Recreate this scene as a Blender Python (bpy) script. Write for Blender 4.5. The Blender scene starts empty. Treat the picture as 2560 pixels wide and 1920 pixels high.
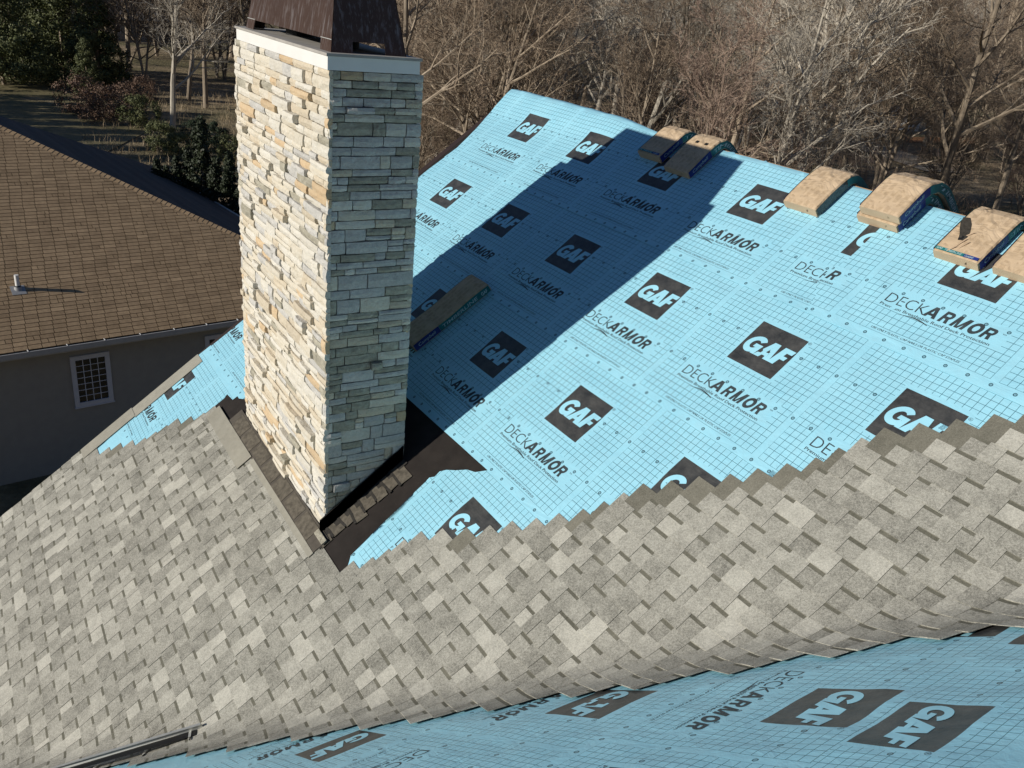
import bpy, bmesh, math, random
from mathutils import Vector, Matrix, noise
import numpy as np

random.seed(7)
SC = bpy.context.scene
COL = SC.collection

# ------------------------------------------------------------------ camera, light, exposure
CZ = 12.5                                   # camera height above the ground
F_PX = 2132.58
R0 = (0.5225250597639949, 0.8467845018273475, 0.09961711390943134)
R1 = (0.3991923316442108, -0.13972762563007787, -0.9061576424619721)
R2 = (-0.7534009850505189, 0.5132564642562155, -0.4110410656176777)
cam_data = bpy.data.cameras.new("camera")
cam = bpy.data.objects.new("camera", cam_data)
COL.objects.link(cam)
cam_data.sensor_width = 36.0
cam_data.lens = F_PX / 2560.0 * 36.0
cam_data.clip_start = 0.05
cam_data.clip_end = 3000.0
M = Matrix(((R0[0], -R1[0], -R2[0]), (R0[1], -R1[1], -R2[1]), (R0[2], -R1[2], -R2[2])))
cam.matrix_world = Matrix.Translation((0, 0, CZ)) @ M.to_4x4()
SC.camera = cam

SUN = Vector((-0.10, -1.0, 0.372)).normalized()
world = bpy.data.worlds.new("World")
SC.world = world
world.use_nodes = True
wn = world.node_tree.nodes
wl = world.node_tree.links
wn.clear()
sky = wn.new("ShaderNodeTexSky")
sky.sky_type = 'NISHITA'
sky.sun_disc = False
sky.sun_elevation = math.asin(SUN.z)
sky.sun_rotation = math.atan2(SUN.x, SUN.y)
sky.air_density = 1.6
sky.dust_density = 0.0
sky.ozone_density = 3.5
bg = wn.new("ShaderNodeBackground")
bg.inputs[1].default_value = 0.05
wo = wn.new("ShaderNodeOutputWorld")
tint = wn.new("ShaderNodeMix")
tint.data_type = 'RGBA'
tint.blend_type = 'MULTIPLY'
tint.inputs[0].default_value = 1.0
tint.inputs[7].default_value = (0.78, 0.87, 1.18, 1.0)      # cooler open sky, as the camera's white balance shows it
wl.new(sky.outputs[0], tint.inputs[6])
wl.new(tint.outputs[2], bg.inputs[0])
wl.new(bg.outputs[0], wo.inputs[0])

sun_d = bpy.data.lights.new("sun", 'SUN')
sun_d.energy = 5.0
sun_d.angle = math.radians(0.5)
sun_d.color = (1.0, 0.945, 0.85)
sun = bpy.data.objects.new("sun", sun_d)
COL.objects.link(sun)
sun.rotation_euler = SUN.to_track_quat('Z', 'Y').to_euler()

SC.view_settings.view_transform = 'Standard'
SC.view_settings.look = 'None'
SC.view_settings.exposure = -0.10
SC.view_settings.gamma = 1.0
SC.view_settings.use_curve_mapping = False

# ------------------------------------------------------------------ geometry frames
TH = math.radians(37.447)
CT, ST, TT = math.cos(TH), math.sin(TH), math.tan(TH)
S1 = 4.863                                   # distance of the camera from the main slope
S2 = 0.25 * S1                               # distance of the camera from the near slope
VR = 4.43                                    # ridge, measured up the main slope


def P1raw(u, v, h=0.0):
    return Vector((u, v * CT - (h - S1) * ST, v * ST + (h - S1) * CT + CZ))


def P2(u, v, h=0.0):
    return Vector((v * CT - (h - S2) * ST, -u, v * ST + (h - S2) * CT + CZ))


N1 = Vector((0, -ST, CT))
N2 = Vector((-ST, 0, CT))
VAL = Vector((1, 1, TT)).normalized()
y0 = -4 + (S1 - S2) / CT / TT
PV = Vector((-4.0, y0, TT * y0 - S1 / CT + CZ))
M1 = VAL.cross(N1)
M1 = M1 * (1 if M1.x > 0 else -1)
M2 = VAL.cross(N2)
M2 = M2 * (1 if M2.x > 0 else -1)
NM = (N1 + N2).normalized()


def valley_d(u, v):
    return (P1raw(u, v) - PV).dot(M1)


def P1(u, v, h=0.0, fil=0.27):
    """roof coordinates of the main slope; folds over the ridge and, unrolled, through the valley"""
    if v > VR:
        d = v - VR
        base = P1raw(u, VR, 0)
        k = min(1.0, d / 0.10)
        nn = (N1 * (1 - k) + Vector((0, ST, CT)) * k).normalized()
        return base + Vector((0, CT, -ST)) * d + nn * h + Vector((0, 0, 0.0))
    p = P1raw(u, v)
    d = (p - PV).dot(M1)
    if d < -fil:
        return p + N1 * h
    t = (p - PV).dot(VAL)
    c = PV + VAL * t
    if d > fil:
        return c + M2 * d + N2 * h
    s = (d + fil) / (2 * fil)
    a = c - M1 * fil
    b = c + M2 * fil
    q = a * (1 - s) ** 2 + c * 2 * s * (1 - s) + b * s * s
    n = (N1 * (1 - s) + N2 * s).normalized()
    return q + n * h


# ------------------------------------------------------------------ helpers
def link(o, parent=None):
    COL.objects.link(o)
    if parent is not None:
        o.parent = parent
    return o


def mesh_obj(name, vs, fs, mats, parent=None, idx=None, uvs=None, smooth=False, col=None):
    me = bpy.data.meshes.new(name)
    me.from_pydata([tuple(v) for v in vs], [], fs)
    if not isinstance(mats, (list, tuple)):
        mats = [mats]
    for m in mats:
        me.materials.append(m)
    if idx is not None:
        me.polygons.foreach_set("material_index", idx)
    if uvs is not None:
        uvl = me.uv_layers.new(name="UVMap")
        li = np.empty(len(me.loops), dtype=np.int32)
        me.loops.foreach_get("vertex_index", li)
        uva = np.asarray(uvs, dtype=np.float32)[li]
        uvl.data.foreach_set("uv", uva.ravel())
    if col is not None:
        at = me.attributes.new("tone", 'FLOAT', 'FACE')
        at.data.foreach_set("value", col)
    if smooth:
        me.polygons.foreach_set("use_smooth", [True] * len(me.polygons))
    me.update()
    o = bpy.data.objects.new(name, me)
    return link(o, parent)


def thing(name, label, cat, loc=(0, 0, 0), group=None):
    o = bpy.data.objects.new(name, None)
    COL.objects.link(o)
    o.location = loc
    o.empty_display_size = 0.2
    tag(o, label, cat, group)
    return o


def tag(o, label, cat, group=None):
    o["label"] = label
    o["category"] = cat
    if group:
        o["group"] = group
    return o


def struct(o):
    o["kind"] = "structure"
    return o


def box(x0, x1, y0, y1, z0, z1):
    v = [(x0, y0, z0), (x1, y0, z0), (x1, y1, z0), (x0, y1, z0),
         (x0, y0, z1), (x1, y0, z1), (x1, y1, z1), (x0, y1, z1)]
    return v, list(BOXF)


BOXF = [(0, 3, 2, 1), (4, 5, 6, 7), (0, 1, 5, 4), (1, 2, 6, 5), (2, 3, 7, 6), (3, 0, 4, 7)]


class MB:
    def __init__(self):
        self.v = []
        self.f = []
        self.m = []
        self.t = []

    def add(self, vs, fs, m=0, t=0.5):
        o = len(self.v)
        self.v += list(vs)
        self.f += [tuple(i + o for i in f) for f in fs]
        self.m += [m] * len(fs)
        self.t += [t] * len(fs)

    def box(self, *a, m=0, t=0.5):
        v, f = box(*a)
        self.add(v, f, m, t)

    def hexa(self, fn, a0, a1, b0, b1, c0, c1, m=0, t=0.5, na=1, nb=1):
        if nb > 1:
            for i in range(nb):
                self.hexa(fn, a0, a1, b0 + (b1 - b0) * i / nb, b0 + (b1 - b0) * (i + 1) / nb, c0, c1, m, t, na)
            return
        """box a0..a1 x b0..b1 x c0..c1 mapped through fn(a,b,c)"""
        vs = []
        for i in range(na + 1):
            a = a0 + (a1 - a0) * i / na
            vs += [fn(a, b0, c0), fn(a, b1, c0), fn(a, b1, c1), fn(a, b0, c1)]
        fs = [(0, 1, 2, 3)]
        for i in range(na):
            o = i * 4
            for k in range(4):
                k2 = (k + 1) % 4
                fs.append((o + k, o + 4 + k, o + 4 + k2, o + k2))
        o = na * 4
        fs.append((o + 3, o + 2, o + 1, o))
        self.add(vs, fs, m, t)

    def build(self, name, mats, parent=None, smooth=False):
        return mesh_obj(name, self.v, self.f, mats, parent, self.m, None, smooth, self.t)


def tube(mb, pts, rads, n=6, m=0, cap=True, t=0.5):
    vs = []
    up = Vector((0.13, 0.21, 1)).normalized()
    for i, p in enumerate(pts):
        p = Vector(p)
        d = (Vector(pts[min(i + 1, len(pts) - 1)]) - Vector(pts[max(i - 1, 0)])).normalized()
        a = d.cross(up)
        if a.length < 1e-3:
            a = d.cross(Vector((1, 0, 0)))
        a.normalize()
        b = d.cross(a)
        for k in range(n):
            an = 2 * math.pi * k / n
            vs.append(p + (a * math.cos(an) + b * math.sin(an)) * rads[i])
    fs = []
    for i in range(len(pts) - 1):
        for k in range(n):
            k2 = (k + 1) % n
            fs.append((i * n + k, i * n + k2, (i + 1) * n + k2, (i + 1) * n + k))
    if cap:
        fs.append(tuple(range(n - 1, -1, -1)))
        o = (len(pts) - 1) * n
        fs.append(tuple(o + k for k in range(n)))
    mb.add(vs, fs, m, t)


# ------------------------------------------------------------------ materials
class NT:
    """tiny expression helper for shader nodes"""

    def __init__(self, name, rough=0.8, spec=0.3):
        self.mat = bpy.data.materials.new(name)
        self.mat.use_nodes = True
        self.t = self.mat.node_tree
        self.n = self.t.nodes
        self.l = self.t.links
        self.b = self.n["Principled BSDF"]
        self.b.inputs["Roughness"].default_value = rough
        self.b.inputs["Specular IOR Level"].default_value = spec

    def set(self, sock, v):
        if isinstance(v, (int, float)):
            sock.default_value = v
        elif isinstance(v, (tuple, list)):
            if len(v) == 3 and sock.type == 'RGBA':
                v = (*v, 1)
            sock.default_value = v
        else:
            self.l.new(v, sock)

    def math(self, op, a, b=0.0, c=None):
        n = self.n.new("ShaderNodeMath")
        n.operation = op
        self.set(n.inputs[0], a)
        self.set(n.inputs[1], b)
        if c is not None:
            self.set(n.inputs[2], c)
        return n.outputs[0]

    def add(self, a, b): return self.math('ADD', a, b)
    def sub(self, a, b): return self.math('SUBTRACT', a, b)
    def mul(self, a, b): return self.math('MULTIPLY', a, b)
    def mx(self, a, b): return self.math('MAXIMUM', a, b)
    def mn(self, a, b): return self.math('MINIMUM', a, b)
    def lt(self, a, b): return self.math('LESS_THAN', a, b)
    def gt(self, a, b): return self.math('GREATER_THAN', a, b)

    def inr(self, x, a, b):
        return self.mul(self.gt(x, a), self.lt(x, b))

    def fmod(self, x, p):
        return self.sub(x, self.mul(self.math('FLOOR', self.math('DIVIDE', x, p)), p))

    def mix(self, f, a, b, mode='MIX'):
        n = self.n.new("ShaderNodeMix")
        n.data_type = 'RGBA'
        n.blend_type = mode
        self.set(n.inputs[0], f)
        self.set(n.inputs[6], a)
        self.set(n.inputs[7], b)
        return n.outputs[2]

    def coord(self, kind="Object"):
        n = self.n.new("ShaderNodeTexCoord")
        return n.outputs[kind]

    def pos(self):
        return self.n.new("ShaderNodeNewGeometry").outputs["Position"]

    def noise(self, vec, scale, detail=3, rough=0.55, dist=0.0):
        n = self.n.new("ShaderNodeTexNoise")
        self.set(n.inputs["Vector"], vec)
        n.inputs["Scale"].default_value = scale
        n.inputs["Detail"].default_value = detail
        n.inputs["Roughness"].default_value = rough
        n.inputs["Distortion"].default_value = dist
        return n.outputs[0]

    def voro(self, vec, scale, out="Color"):
        n = self.n.new("ShaderNodeTexVoronoi")
        self.set(n.inputs["Vector"], vec)
        n.inputs["Scale"].default_value = scale
        return n.outputs[out]

    def maprange(self, x, a, b, c=0.0, d=1.0):
        n = self.n.new("ShaderNodeMapRange")
        self.set(n.inputs[0], x)
        n.inputs[1].default_value = a
        n.inputs[2].default_value = b
        n.inputs[3].default_value = c
        n.inputs[4].default_value = d
        return n.outputs[0]

    def stretch(self, vec, s):
        n = self.n.new("ShaderNodeMapping")
        self.l.new(vec, n.inputs[0])
        n.inputs["Scale"].default_value = s
        return n.outputs[0]

    def attr(self, name):
        n = self.n.new("ShaderNodeAttribute")
        n.attribute_name = name
        return n.outputs["Fac"]

    def rand(self):
        return self.n.new("ShaderNodeObjectInfo").outputs["Random"]

    def bump(self, h, strength=0.3, dist=0.01):
        n = self.n.new("ShaderNodeBump")
        n.inputs["Strength"].default_value = strength
        n.inputs["Distance"].default_value = dist
        self.set(n.inputs["Height"], h)
        self.l.new(n.outputs[0], self.b.inputs["Normal"])

    def color(self, c):
        self.set(self.b.inputs["Base Color"], c)
        return self.mat

    def ramp(self, f, stops):
        n = self.n.new("ShaderNodeValToRGB")
        e = n.color_ramp.elements
        while len(e) < len(stops):
            e.new(0.5)
        for i, (p, c) in enumerate(stops):
            e[i].position = p
            e[i].color = (*c, 1)
        self.set(n.inputs[0], f)
        return n.outputs[0]


def simple(name, c, rough=0.7, spec=0.3, var=0.12, scale=8.0, metal=0.0, bump=0.0, bscale=60.0):
    m = NT(name, rough, spec)
    p = m.coord()
    f = m.maprange(m.noise(p, scale, 4), 0.25, 0.75)
    d = tuple(x * (1 - var) for x in c)
    e = tuple(min(1, x * (1 + var)) for x in c)
    m.color(m.mix(f, d, e))
    m.b.inputs["Metallic"].default_value = metal
    if bump:
        m.bump(m.noise(p, bscale, 4), bump, 0.01)
    return m.mat


def granule(name, dark, light, scale=260.0, tone_gain=0.9, sparkle=0.35):
    """asphalt granules: speckle, plus a per-tab blend read from the face attribute"""
    m = NT(name, 0.92, 0.2)
    p = m.pos()
    tone = m.attr("tone")
    sp = m.noise(p, scale, 2, 0.8)
    sp2 = m.noise(p, scale * 0.33, 2, 0.7)
    f = m.maprange(m.add(m.mul(sp, 0.62), m.mul(sp2, 0.38)), 0.36, 0.64)
    pat = m.maprange(m.noise(p, 2.4, 3), 0.3, 0.7, -0.09, 0.09)
    pat2 = m.maprange(m.noise(p, 13.0, 3), 0.3, 0.7, -0.10, 0.10)
    tt = m.add(m.add(tone, m.add(pat, pat2)), m.mul(m.sub(f, 0.5), sparkle))
    m.color(m.ramp(tt, [(0.0, dark), (1.0, light)]))
    m.bump(f, 0.5, 0.003)
    return m.mat


MAT = {}
MAT['shingle'] = granule('shingle_granules', (0.095, 0.092, 0.077), (0.515, 0.498, 0.432), 210.0, sparkle=0.68)
MAT['shadowband'] = granule('shingle_dark_granules', (0.070, 0.068, 0.052), (0.23, 0.22, 0.175), sparkle=0.5)
MAT['headlap'] = granule('shingle_headlap_granules', (0.10, 0.096, 0.076), (0.27, 0.255, 0.205), sparkle=0.7)
MAT['brownshingle'] = granule('brown_shingle_granules', (0.135, 0.090, 0.050), (0.56, 0.395, 0.235), 120.0, sparkle=0.25)
MAT['darkedge'] = simple('asphalt_edge', (0.02, 0.019, 0.017), 0.9)
MAT['felt'] = None


def membrane_mat():
    m = NT('printed_underlayment', 0.42, 0.45)
    uv = m.n.new("ShaderNodeUVMap").outputs[0]
    sep = m.n.new("ShaderNodeSeparateXYZ")
    m.l.new(uv, sep.inputs[0])
    U, V = sep.outputs[0], sep.outputs[1]
    pos = m.pos()
    # panel coordinates, one block every 1.293 m, block origin = foot of the printed square
    uu = m.sub(m.fmod(m.add(U, 0.429), 1.293), 0.429)
    inpanel = m.mul(m.inr(uu, -0.4300, 0.8050), m.inr(V, -0.5755, 0.6495))
    g = 0.0536
    lw = 0.0034
    gu = m.fmod(m.add(uu, 0.429 + lw / 2), g)
    gv = m.fmod(m.add(V, 0.575 + lw / 2), g * 0.993)
    lu = m.lt(gu, lw)
    lv = m.lt(gv, lw)
    # places where the grid is left out: square, word mark, fastener notice
    sq = m.mul(m.inr(uu, -0.022, 0.486), m.inr(V, -0.020, 0.462))
    wm = m.mul(m.inr(uu, -0.262, 0.700), m.inr(V, -0.3595, -0.1475))
    nt = m.mul(m.inr(uu, -0.160, 0.590), m.inr(V, -0.5730, -0.5235))
    hole = m.mx(m.mx(sq, wm), nt)
    line = m.mul(m.mx(lu, lv), m.mul(inpanel, m.sub(1.0, hole)))
    # fastener marks
    mu = m.sub(m.fmod(m.add(uu, 0.538), 0.16163), 0.0808)
    ring = 0.0
    for v0 in (-0.613, -0.187, 0.269):
        dv = m.sub(V, v0)
        d = m.math('SQRT', m.add(m.mul(mu, mu), m.mul(dv, dv)))
        outer = m.lt(d, 0.0140)
        inner = m.mul(m.lt(d, 0.0075), m.gt(m.mul(m.math('ABSOLUTE', mu), m.math('ABSOLUTE', dv)), 0.0000018))
        k = m.mul(outer, m.sub(1.0, m.mul(inner, 0.7)))
        if v0 > 0:
            k = m.mul(k, m.sub(1.0, m.inr(uu, -0.03, 0.49)))
        ring = k if ring == 0.0 else m.mx(ring, k)
    black = m.mul(m.inr(uu, 0.0, 0.452), m.inr(V, 0.0, 0.425))
    # dirt and tone variation
    nz = m.maprange(m.noise(pos, 3.2, 5, 0.6), 0.3, 0.7)
    nz2 = m.maprange(m.noise(pos, 17.0, 4, 0.6), 0.35, 0.75)
    base = m.mix(nz, (0.285, 0.60, 0.735), (0.32, 0.645, 0.775))
    base = m.mix(m.mul(nz2, 0.16), base, (0.33, 0.45, 0.49))
    ink = m.mix(m.maprange(m.noise(pos, 9.0, 5, 0.7), 0.35, 0.75), (0.030, 0.032, 0.033), (0.085, 0.083, 0.078))
    c = m.mix(m.mul(line, 0.95), base, (0.025, 0.095, 0.125))
    c = m.mix(m.mul(ring, 0.93), c, (0.02, 0.055, 0.075))
    c = m.mix(black, c, ink)
    m.color(c)
    cr = m.noise(pos, 26.0, 5, 0.6, 0.6)
    m.bump(m.add(m.mul(cr, 0.5), m.mul(m.noise(m.stretch(pos, (1.0, 2.6, 2.6)), 3.0, 4, 0.6, 1.2), 2.2)), 0.24, 0.013)
    return m.mat


MAT['membrane'] = membrane_mat()
MAT['ink'] = simple('print_ink', (0.040, 0.052, 0.058), 0.55, 0.3, 0.35, 12.0)
MAT['ink_light'] = simple('print_letter_blue', (0.32, 0.645, 0.775), 0.42, 0.45, 0.07, 6.0)


def felt_mat():
    m = NT('granular_underlayment', 0.85, 0.25)
    p = m.pos()
    f = m.maprange(m.noise(p, 6.0, 5), 0.3, 0.7)
    c = m.mix(f, (0.014, 0.011, 0.0095), (0.026, 0.021, 0.018))
    sp = m.gt(m.noise(p, 90.0, 2, 0.9), 0.735)
    m.color(m.mix(m.mul(sp, 0.55), c, (0.22, 0.19, 0.16)))
    m.bump(m.noise(p, 200.0, 3), 0.25, 0.004)
    return m.mat


MAT['felt'] = felt_mat()


def stone_mat(name, a, b, c):
    m = NT(name, 0.88, 0.25)
    p = m.pos()
    st = m.stretch(p, (1.0, 1.0, 2.2))
    f = m.maprange(m.noise(st, 9.0, 5, 0.6, 0.7), 0.33, 0.68)
    g = m.maprange(m.noise(p, 34.0, 4, 0.7), 0.42, 0.72)
    q = m.mix(f, a, b)
    q = m.mix(m.mul(g, 0.55), q, c)
    r = m.mul(m.sub(m.rand(), 0.5), 0.16)
    hs = m.n.new("ShaderNodeHueSaturation")
    m.set(hs.inputs["Value"], m.add(r, 1.0))
    m.set(hs.inputs["Color"], q)
    m.color(hs.outputs[0])
    m.bump(m.add(m.noise(p, 42.0, 5, 0.65), m.mul(m.noise(p, 9.0, 3), 1.4)), 0.8, 0.018)
    return m.mat


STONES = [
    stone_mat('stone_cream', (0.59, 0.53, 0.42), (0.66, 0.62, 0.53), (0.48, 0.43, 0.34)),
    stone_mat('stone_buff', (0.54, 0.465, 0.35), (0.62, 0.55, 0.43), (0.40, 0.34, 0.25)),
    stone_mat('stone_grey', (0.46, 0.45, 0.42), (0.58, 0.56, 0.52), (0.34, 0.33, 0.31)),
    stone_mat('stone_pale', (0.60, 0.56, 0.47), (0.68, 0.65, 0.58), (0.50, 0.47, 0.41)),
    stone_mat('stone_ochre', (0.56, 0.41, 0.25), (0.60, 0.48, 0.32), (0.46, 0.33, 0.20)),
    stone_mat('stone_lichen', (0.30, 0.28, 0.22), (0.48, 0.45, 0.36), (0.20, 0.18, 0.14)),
]
MAT['mortar'] = simple('mortar', (0.075, 0.068, 0.058), 0.95, 0.1, 0.3, 20.0, bump=0.4)
MAT['white'] = simple('white_trim', (0.74, 0.73, 0.70), 0.5, 0.4, 0.04, 5.0)
MAT['capstone'] = simple('grey_cap_metal', (0.36, 0.34, 0.31), 0.65, 0.35, 0.2, 7.0)


def bronze_mat():
    m = NT('streaked_bronze_metal', 0.42, 0.5)
    p = m.pos()
    s = m.stretch(p, (26.0, 26.0, 1.3))
    st = m.maprange(m.noise(s, 1.0, 4, 0.65), 0.53, 0.72)
    st2 = m.maprange(m.noise(m.stretch(p, (70.0, 70.0, 2.2)), 1.0, 3, 0.6), 0.58, 0.75)
    base = m.mix(m.noise(p, 3.0, 3), (0.060, 0.034, 0.025), (0.105, 0.062, 0.046))
    c = m.mix(m.mul(st, 0.62), base, (0.30, 0.27, 0.27))
    c = m.mix(m.mul(st2, 0.35), c, (0.42, 0.38, 0.35))
    m.color(c)
    m.b.inputs["Metallic"].default_value = 0.45
    m.bump(m.noise(p, 4.0, 3), 0.12, 0.02)
    return m.mat


MAT['bronze'] = bronze_mat()
MAT['black'] = simple('black_metal', (0.012, 0.012, 0.012), 0.6, 0.3)
MAT['dripedge'] = simple('brown_drip_edge', (0.035, 0.022, 0.016), 0.5, 0.4)
MAT['alum'] = simple('aluminium', (0.50, 0.50, 0.47), 0.55, 0.5, 0.1, 30.0, metal=0.6)
MAT['deckwood'] = simple('deck_wood', (0.35, 0.22, 0.12), 0.8, 0.2, 0.2, 14.0)
MAT['old'] = simple('weathered_flashing', (0.105, 0.092, 0.072), 0.85, 0.2, 0.45, 22.0, bump=0.6, bscale=45)
MAT['torn'] = simple('exposed_shingle_under_paper', (0.05, 0.045, 0.038), 0.95, 0.05, 0.4, 60.0)
MAT['olddark'] = simple('tarred_flashing', (0.030, 0.027, 0.023), 0.7, 0.3, 0.5, 25.0, bump=0.5, bscale=60)
MAT['taupe'] = simple('taupe_flashing', (0.085, 0.074, 0.060), 0.8, 0.25, 0.25, 9.0, bump=0.3)


def kraft_mat():
    m = NT('kraft_paper', 0.72, 0.25)
    uv = m.n.new("ShaderNodeUVMap").outputs[0]
    br = m.n.new("ShaderNodeTexBrick")
    m.l.new(uv, br.inputs[0])
    br.inputs["Scale"].default_value = 1.0
    br.inputs["Brick Width"].default_value = 0.105
    br.inputs["Row Height"].default_value = 0.06
    br.inputs["Mortar Size"].default_value = 0.012
    br.inputs["Bias"].default_value = 0.0
    f = m.maprange(m.noise(m.coord(), 7.0, 4), 0.35, 0.7)
    c = m.mix(f, (0.47, 0.35, 0.225), (0.56, 0.425, 0.285))
    c2 = m.mix(f, (0.36, 0.26, 0.16), (0.44, 0.325, 0.21))
    txt = m.gt(m.noise(m.stretch(uv, (160.0, 55.0, 1.0)), 1.0, 1), 0.47)
    k = m.mul(m.sub(1.0, br.outputs["Fac"]), m.mul(m.gt(m.noise(uv, 9.0, 1), 0.44), 0.75))
    k = m.mul(k, m.add(0.55, m.mul(txt, 0.45)))
    m.color(m.mix(k, c, c2))
    m.bump(m.add(m.noise(m.coord(), 6.0, 3, 0.5, 0.8), m.mul(m.math('ABSOLUTE', m.sub(m.noise(m.coord(), 4.0, 2, 0.5, 1.5), 0.5)), 2.0)), 0.55, 0.03)
    return m.mat


MAT['kraft'] = kraft_mat()
MAT['kraftplain'] = simple('kraft_paper_plain', (0.50, 0.365, 0.24), 0.7, 0.25, 0.12, 9.0, bump=0.35, bscale=14)
MAT['teal'] = simple('teal_print', (0.012, 0.17, 0.175), 0.5, 0.4, 0.3, 14.0)
MAT['blue'] = simple('blue_print', (0.018, 0.035, 0.20), 0.5, 0.4, 0.3, 14.0)
MAT['paleprint'] = simple('pale_print', (0.45, 0.62, 0.64), 0.6, 0.3)
MAT['film'] = simple('dark_plastic_film', (0.03, 0.035, 0.04), 0.25, 0.6, 0.6, 30.0, bump=0.8, bscale=28)
MAT['wallgrey'] = simple('painted_stucco', (0.34, 0.32, 0.28), 0.9, 0.15, 0.06, 5.0, bump=0.2)
MAT['shadeshingle'] = granule('shaded_shingle_granules', (0.05, 0.045, 0.042), (0.16, 0.14, 0.125), 60.0, sparkle=0.1)  # hip end and rear slope: their shade is put into darkened granules
MAT['frame'] = simple('window_frame_paint', (0.62, 0.62, 0.64), 0.5, 0.4, 0.04)


def glass_mat():
    m = NT('window_glass', 0.06, 0.6)
    m.color((0.012, 0.014, 0.017))
    return m.mat


MAT['glass'] = glass_mat()
MAT['pvc'] = simple('white_pvc', (0.78, 0.77, 0.74), 0.35, 0.45, 0.05)
MAT['lead'] = simple('grey_flashing', (0.33, 0.33, 0.33), 0.5, 0.4, 0.15)
MAT['gutter'] = simple('gutter_paint', (0.42, 0.41, 0.385), 0.45, 0.4, 0.08)


def bark_mat(name, a, b):
    m = NT(name, 0.9, 0.15)
    p = m.coord()
    f = m.maprange(m.noise(m.stretch(p, (3, 3, 0.6)), 2.0, 4), 0.3, 0.7)
    c = m.mix(f, a, b)
    hs = m.n.new("ShaderNodeHueSaturation")
    m.set(hs.inputs["Value"], m.add(m.mul(m.rand(), 0.55), 0.72))
    m.set(hs.inputs["Color"], c)
    m.color(hs.outputs[0])
    return m.mat


MAT['bark'] = bark_mat('grey_brown_bark', (0.20, 0.158, 0.115), (0.37, 0.305, 0.23))
MAT['bark_pale'] = bark_mat('pale_bark', (0.35, 0.31, 0.25), (0.54, 0.49, 0.41))
MAT['twig'] = bark_mat('brown_twigs', (0.185, 0.138, 0.098), (0.31, 0.24, 0.175))
MAT['twig_red'] = bark_mat('reddish_twigs', (0.18, 0.128, 0.098), (0.28, 0.21, 0.165))


def leaf_mat(name, a, b):
    m = NT(name, 0.6, 0.3)
    f = m.maprange(m.noise(m.pos(), 2.5, 4), 0.3, 0.7)
    m.color(m.mix(f, a, b))
    return m.mat


MAT['pine'] = leaf_mat('evergreen_needles', (0.050, 0.066, 0.024), (0.15, 0.16, 0.062))
MAT['thuja'] = leaf_mat('arborvitae_foliage', (0.016, 0.024, 0.011), (0.032, 0.042, 0.018))
MAT['lawn'] = leaf_mat('winter_lawn', (0.10, 0.095, 0.045), (0.22, 0.18, 0.10))
MAT['rhodo'] = leaf_mat('laurel_leaves', (0.07, 0.085, 0.030), (0.17, 0.175, 0.075))
MAT['rhodo_dark'] = leaf_mat('dark_laurel_leaves', (0.020, 0.034, 0.018), (0.045, 0.065, 0.032))
MAT['redbush'] = leaf_mat('reddish_bush_twigs', (0.12, 0.075, 0.050), (0.21, 0.13, 0.088))
MAT['straw'] = leaf_mat('dry_grass', (0.26, 0.19, 0.11), (0.42, 0.33, 0.21))


def ground_mat():
    m = NT('leaf_litter_and_lawn', 0.95, 0.1)
    p = m.pos()
    a = m.maprange(m.noise(p, 0.9, 6, 0.7), 0.35, 0.68)
    b = m.maprange(m.noise(p, 0.055, 4, 0.6), 0.40, 0.60)
    litter = m.mix(a, (0.17, 0.125, 0.080), (0.48, 0.37, 0.245))
    lawn = m.mix(a, (0.070, 0.072, 0.034), (0.145, 0.135, 0.070))
    m.color(m.mix(m.mul(b, 0.75), litter, lawn))
    m.bump(m.noise(p, 3.5, 5), 0.6, 0.25)
    return m.mat


MAT['ground'] = ground_mat()


def hill_mat():
    m = NT('wooded_hillside', 0.95, 0.1)
    p = m.pos()
    a = m.maprange(m.noise(m.stretch(p, (1, 1, 0.35)), 0.22, 6, 0.75), 0.35, 0.68)
    m.color(m.mix(a, (0.15, 0.115, 0.085), (0.31, 0.25, 0.19)))
    m.bump(m.noise(p, 0.4, 6, 0.7), 1.0, 2.5)
    return m.mat


MAT['hill'] = hill_mat()
MAT['pathm'] = simple('pale_path', (0.36, 0.31, 0.24), 0.95, 0.1, 0.2, 0.7)
MAT['soil'] = simple('orange_soil', (0.30, 0.15, 0.07), 0.95, 0.1, 0.25, 0.5)

# ------------------------------------------------------------------ text to mesh
TXT = {}


def text_mesh(s, bold=0.0, shear=0.0):
    key = (s, bold, shear)
    if key in TXT:
        return TXT[key]
    cu = bpy.data.curves.new("t", 'FONT')
    cu.body = s
    cu.size = 1.0
    cu.offset = bold
    cu.shear = shear
    cu.resolution_u = 3
    o = bpy.data.objects.new("t", cu)
    COL.objects.link(o)
    dg = bpy.context.evaluated_depsgraph_get()
    me = bpy.data.meshes.new_from_object(o.evaluated_get(dg))
    vs = np.array([v.co[:] for v in me.vertices])
    fs = [tuple(p.vertices) for p in me.polygons]
    bpy.data.objects.remove(o)
    bpy.data.curves.remove(cu)
    bpy.data.meshes.remove(me)
    x0, x1 = vs[:, 0].min(), vs[:, 0].max()
    vs[:, 0] = (vs[:, 0] - x0) / (x1 - x0)
    # cap height taken as 0.73 em for the built-in font
    vs[:, 1] = vs[:, 1] / 0.729
    TXT[key] = (vs, fs)
    return TXT[key]


def put_text(mb, fn, s, x, y, w, h, bold=0.0, shear=0.0, m=0, lift=0.0, clip=None):
    vs, fs = text_mesh(s, bold, shear)
    if clip is None:
        mb.add([fn(x + a * w, y + b * h, lift) for a, b, _ in vs], fs, m)
    else:
        pts = [(x + a * w, y + b * h) for a, b, _ in vs]
        keep = [f for f in fs if all(clip(*pts[i]) for i in f)]
        mb.add([fn(a, b, lift) for a, b in pts], keep, m)


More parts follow.
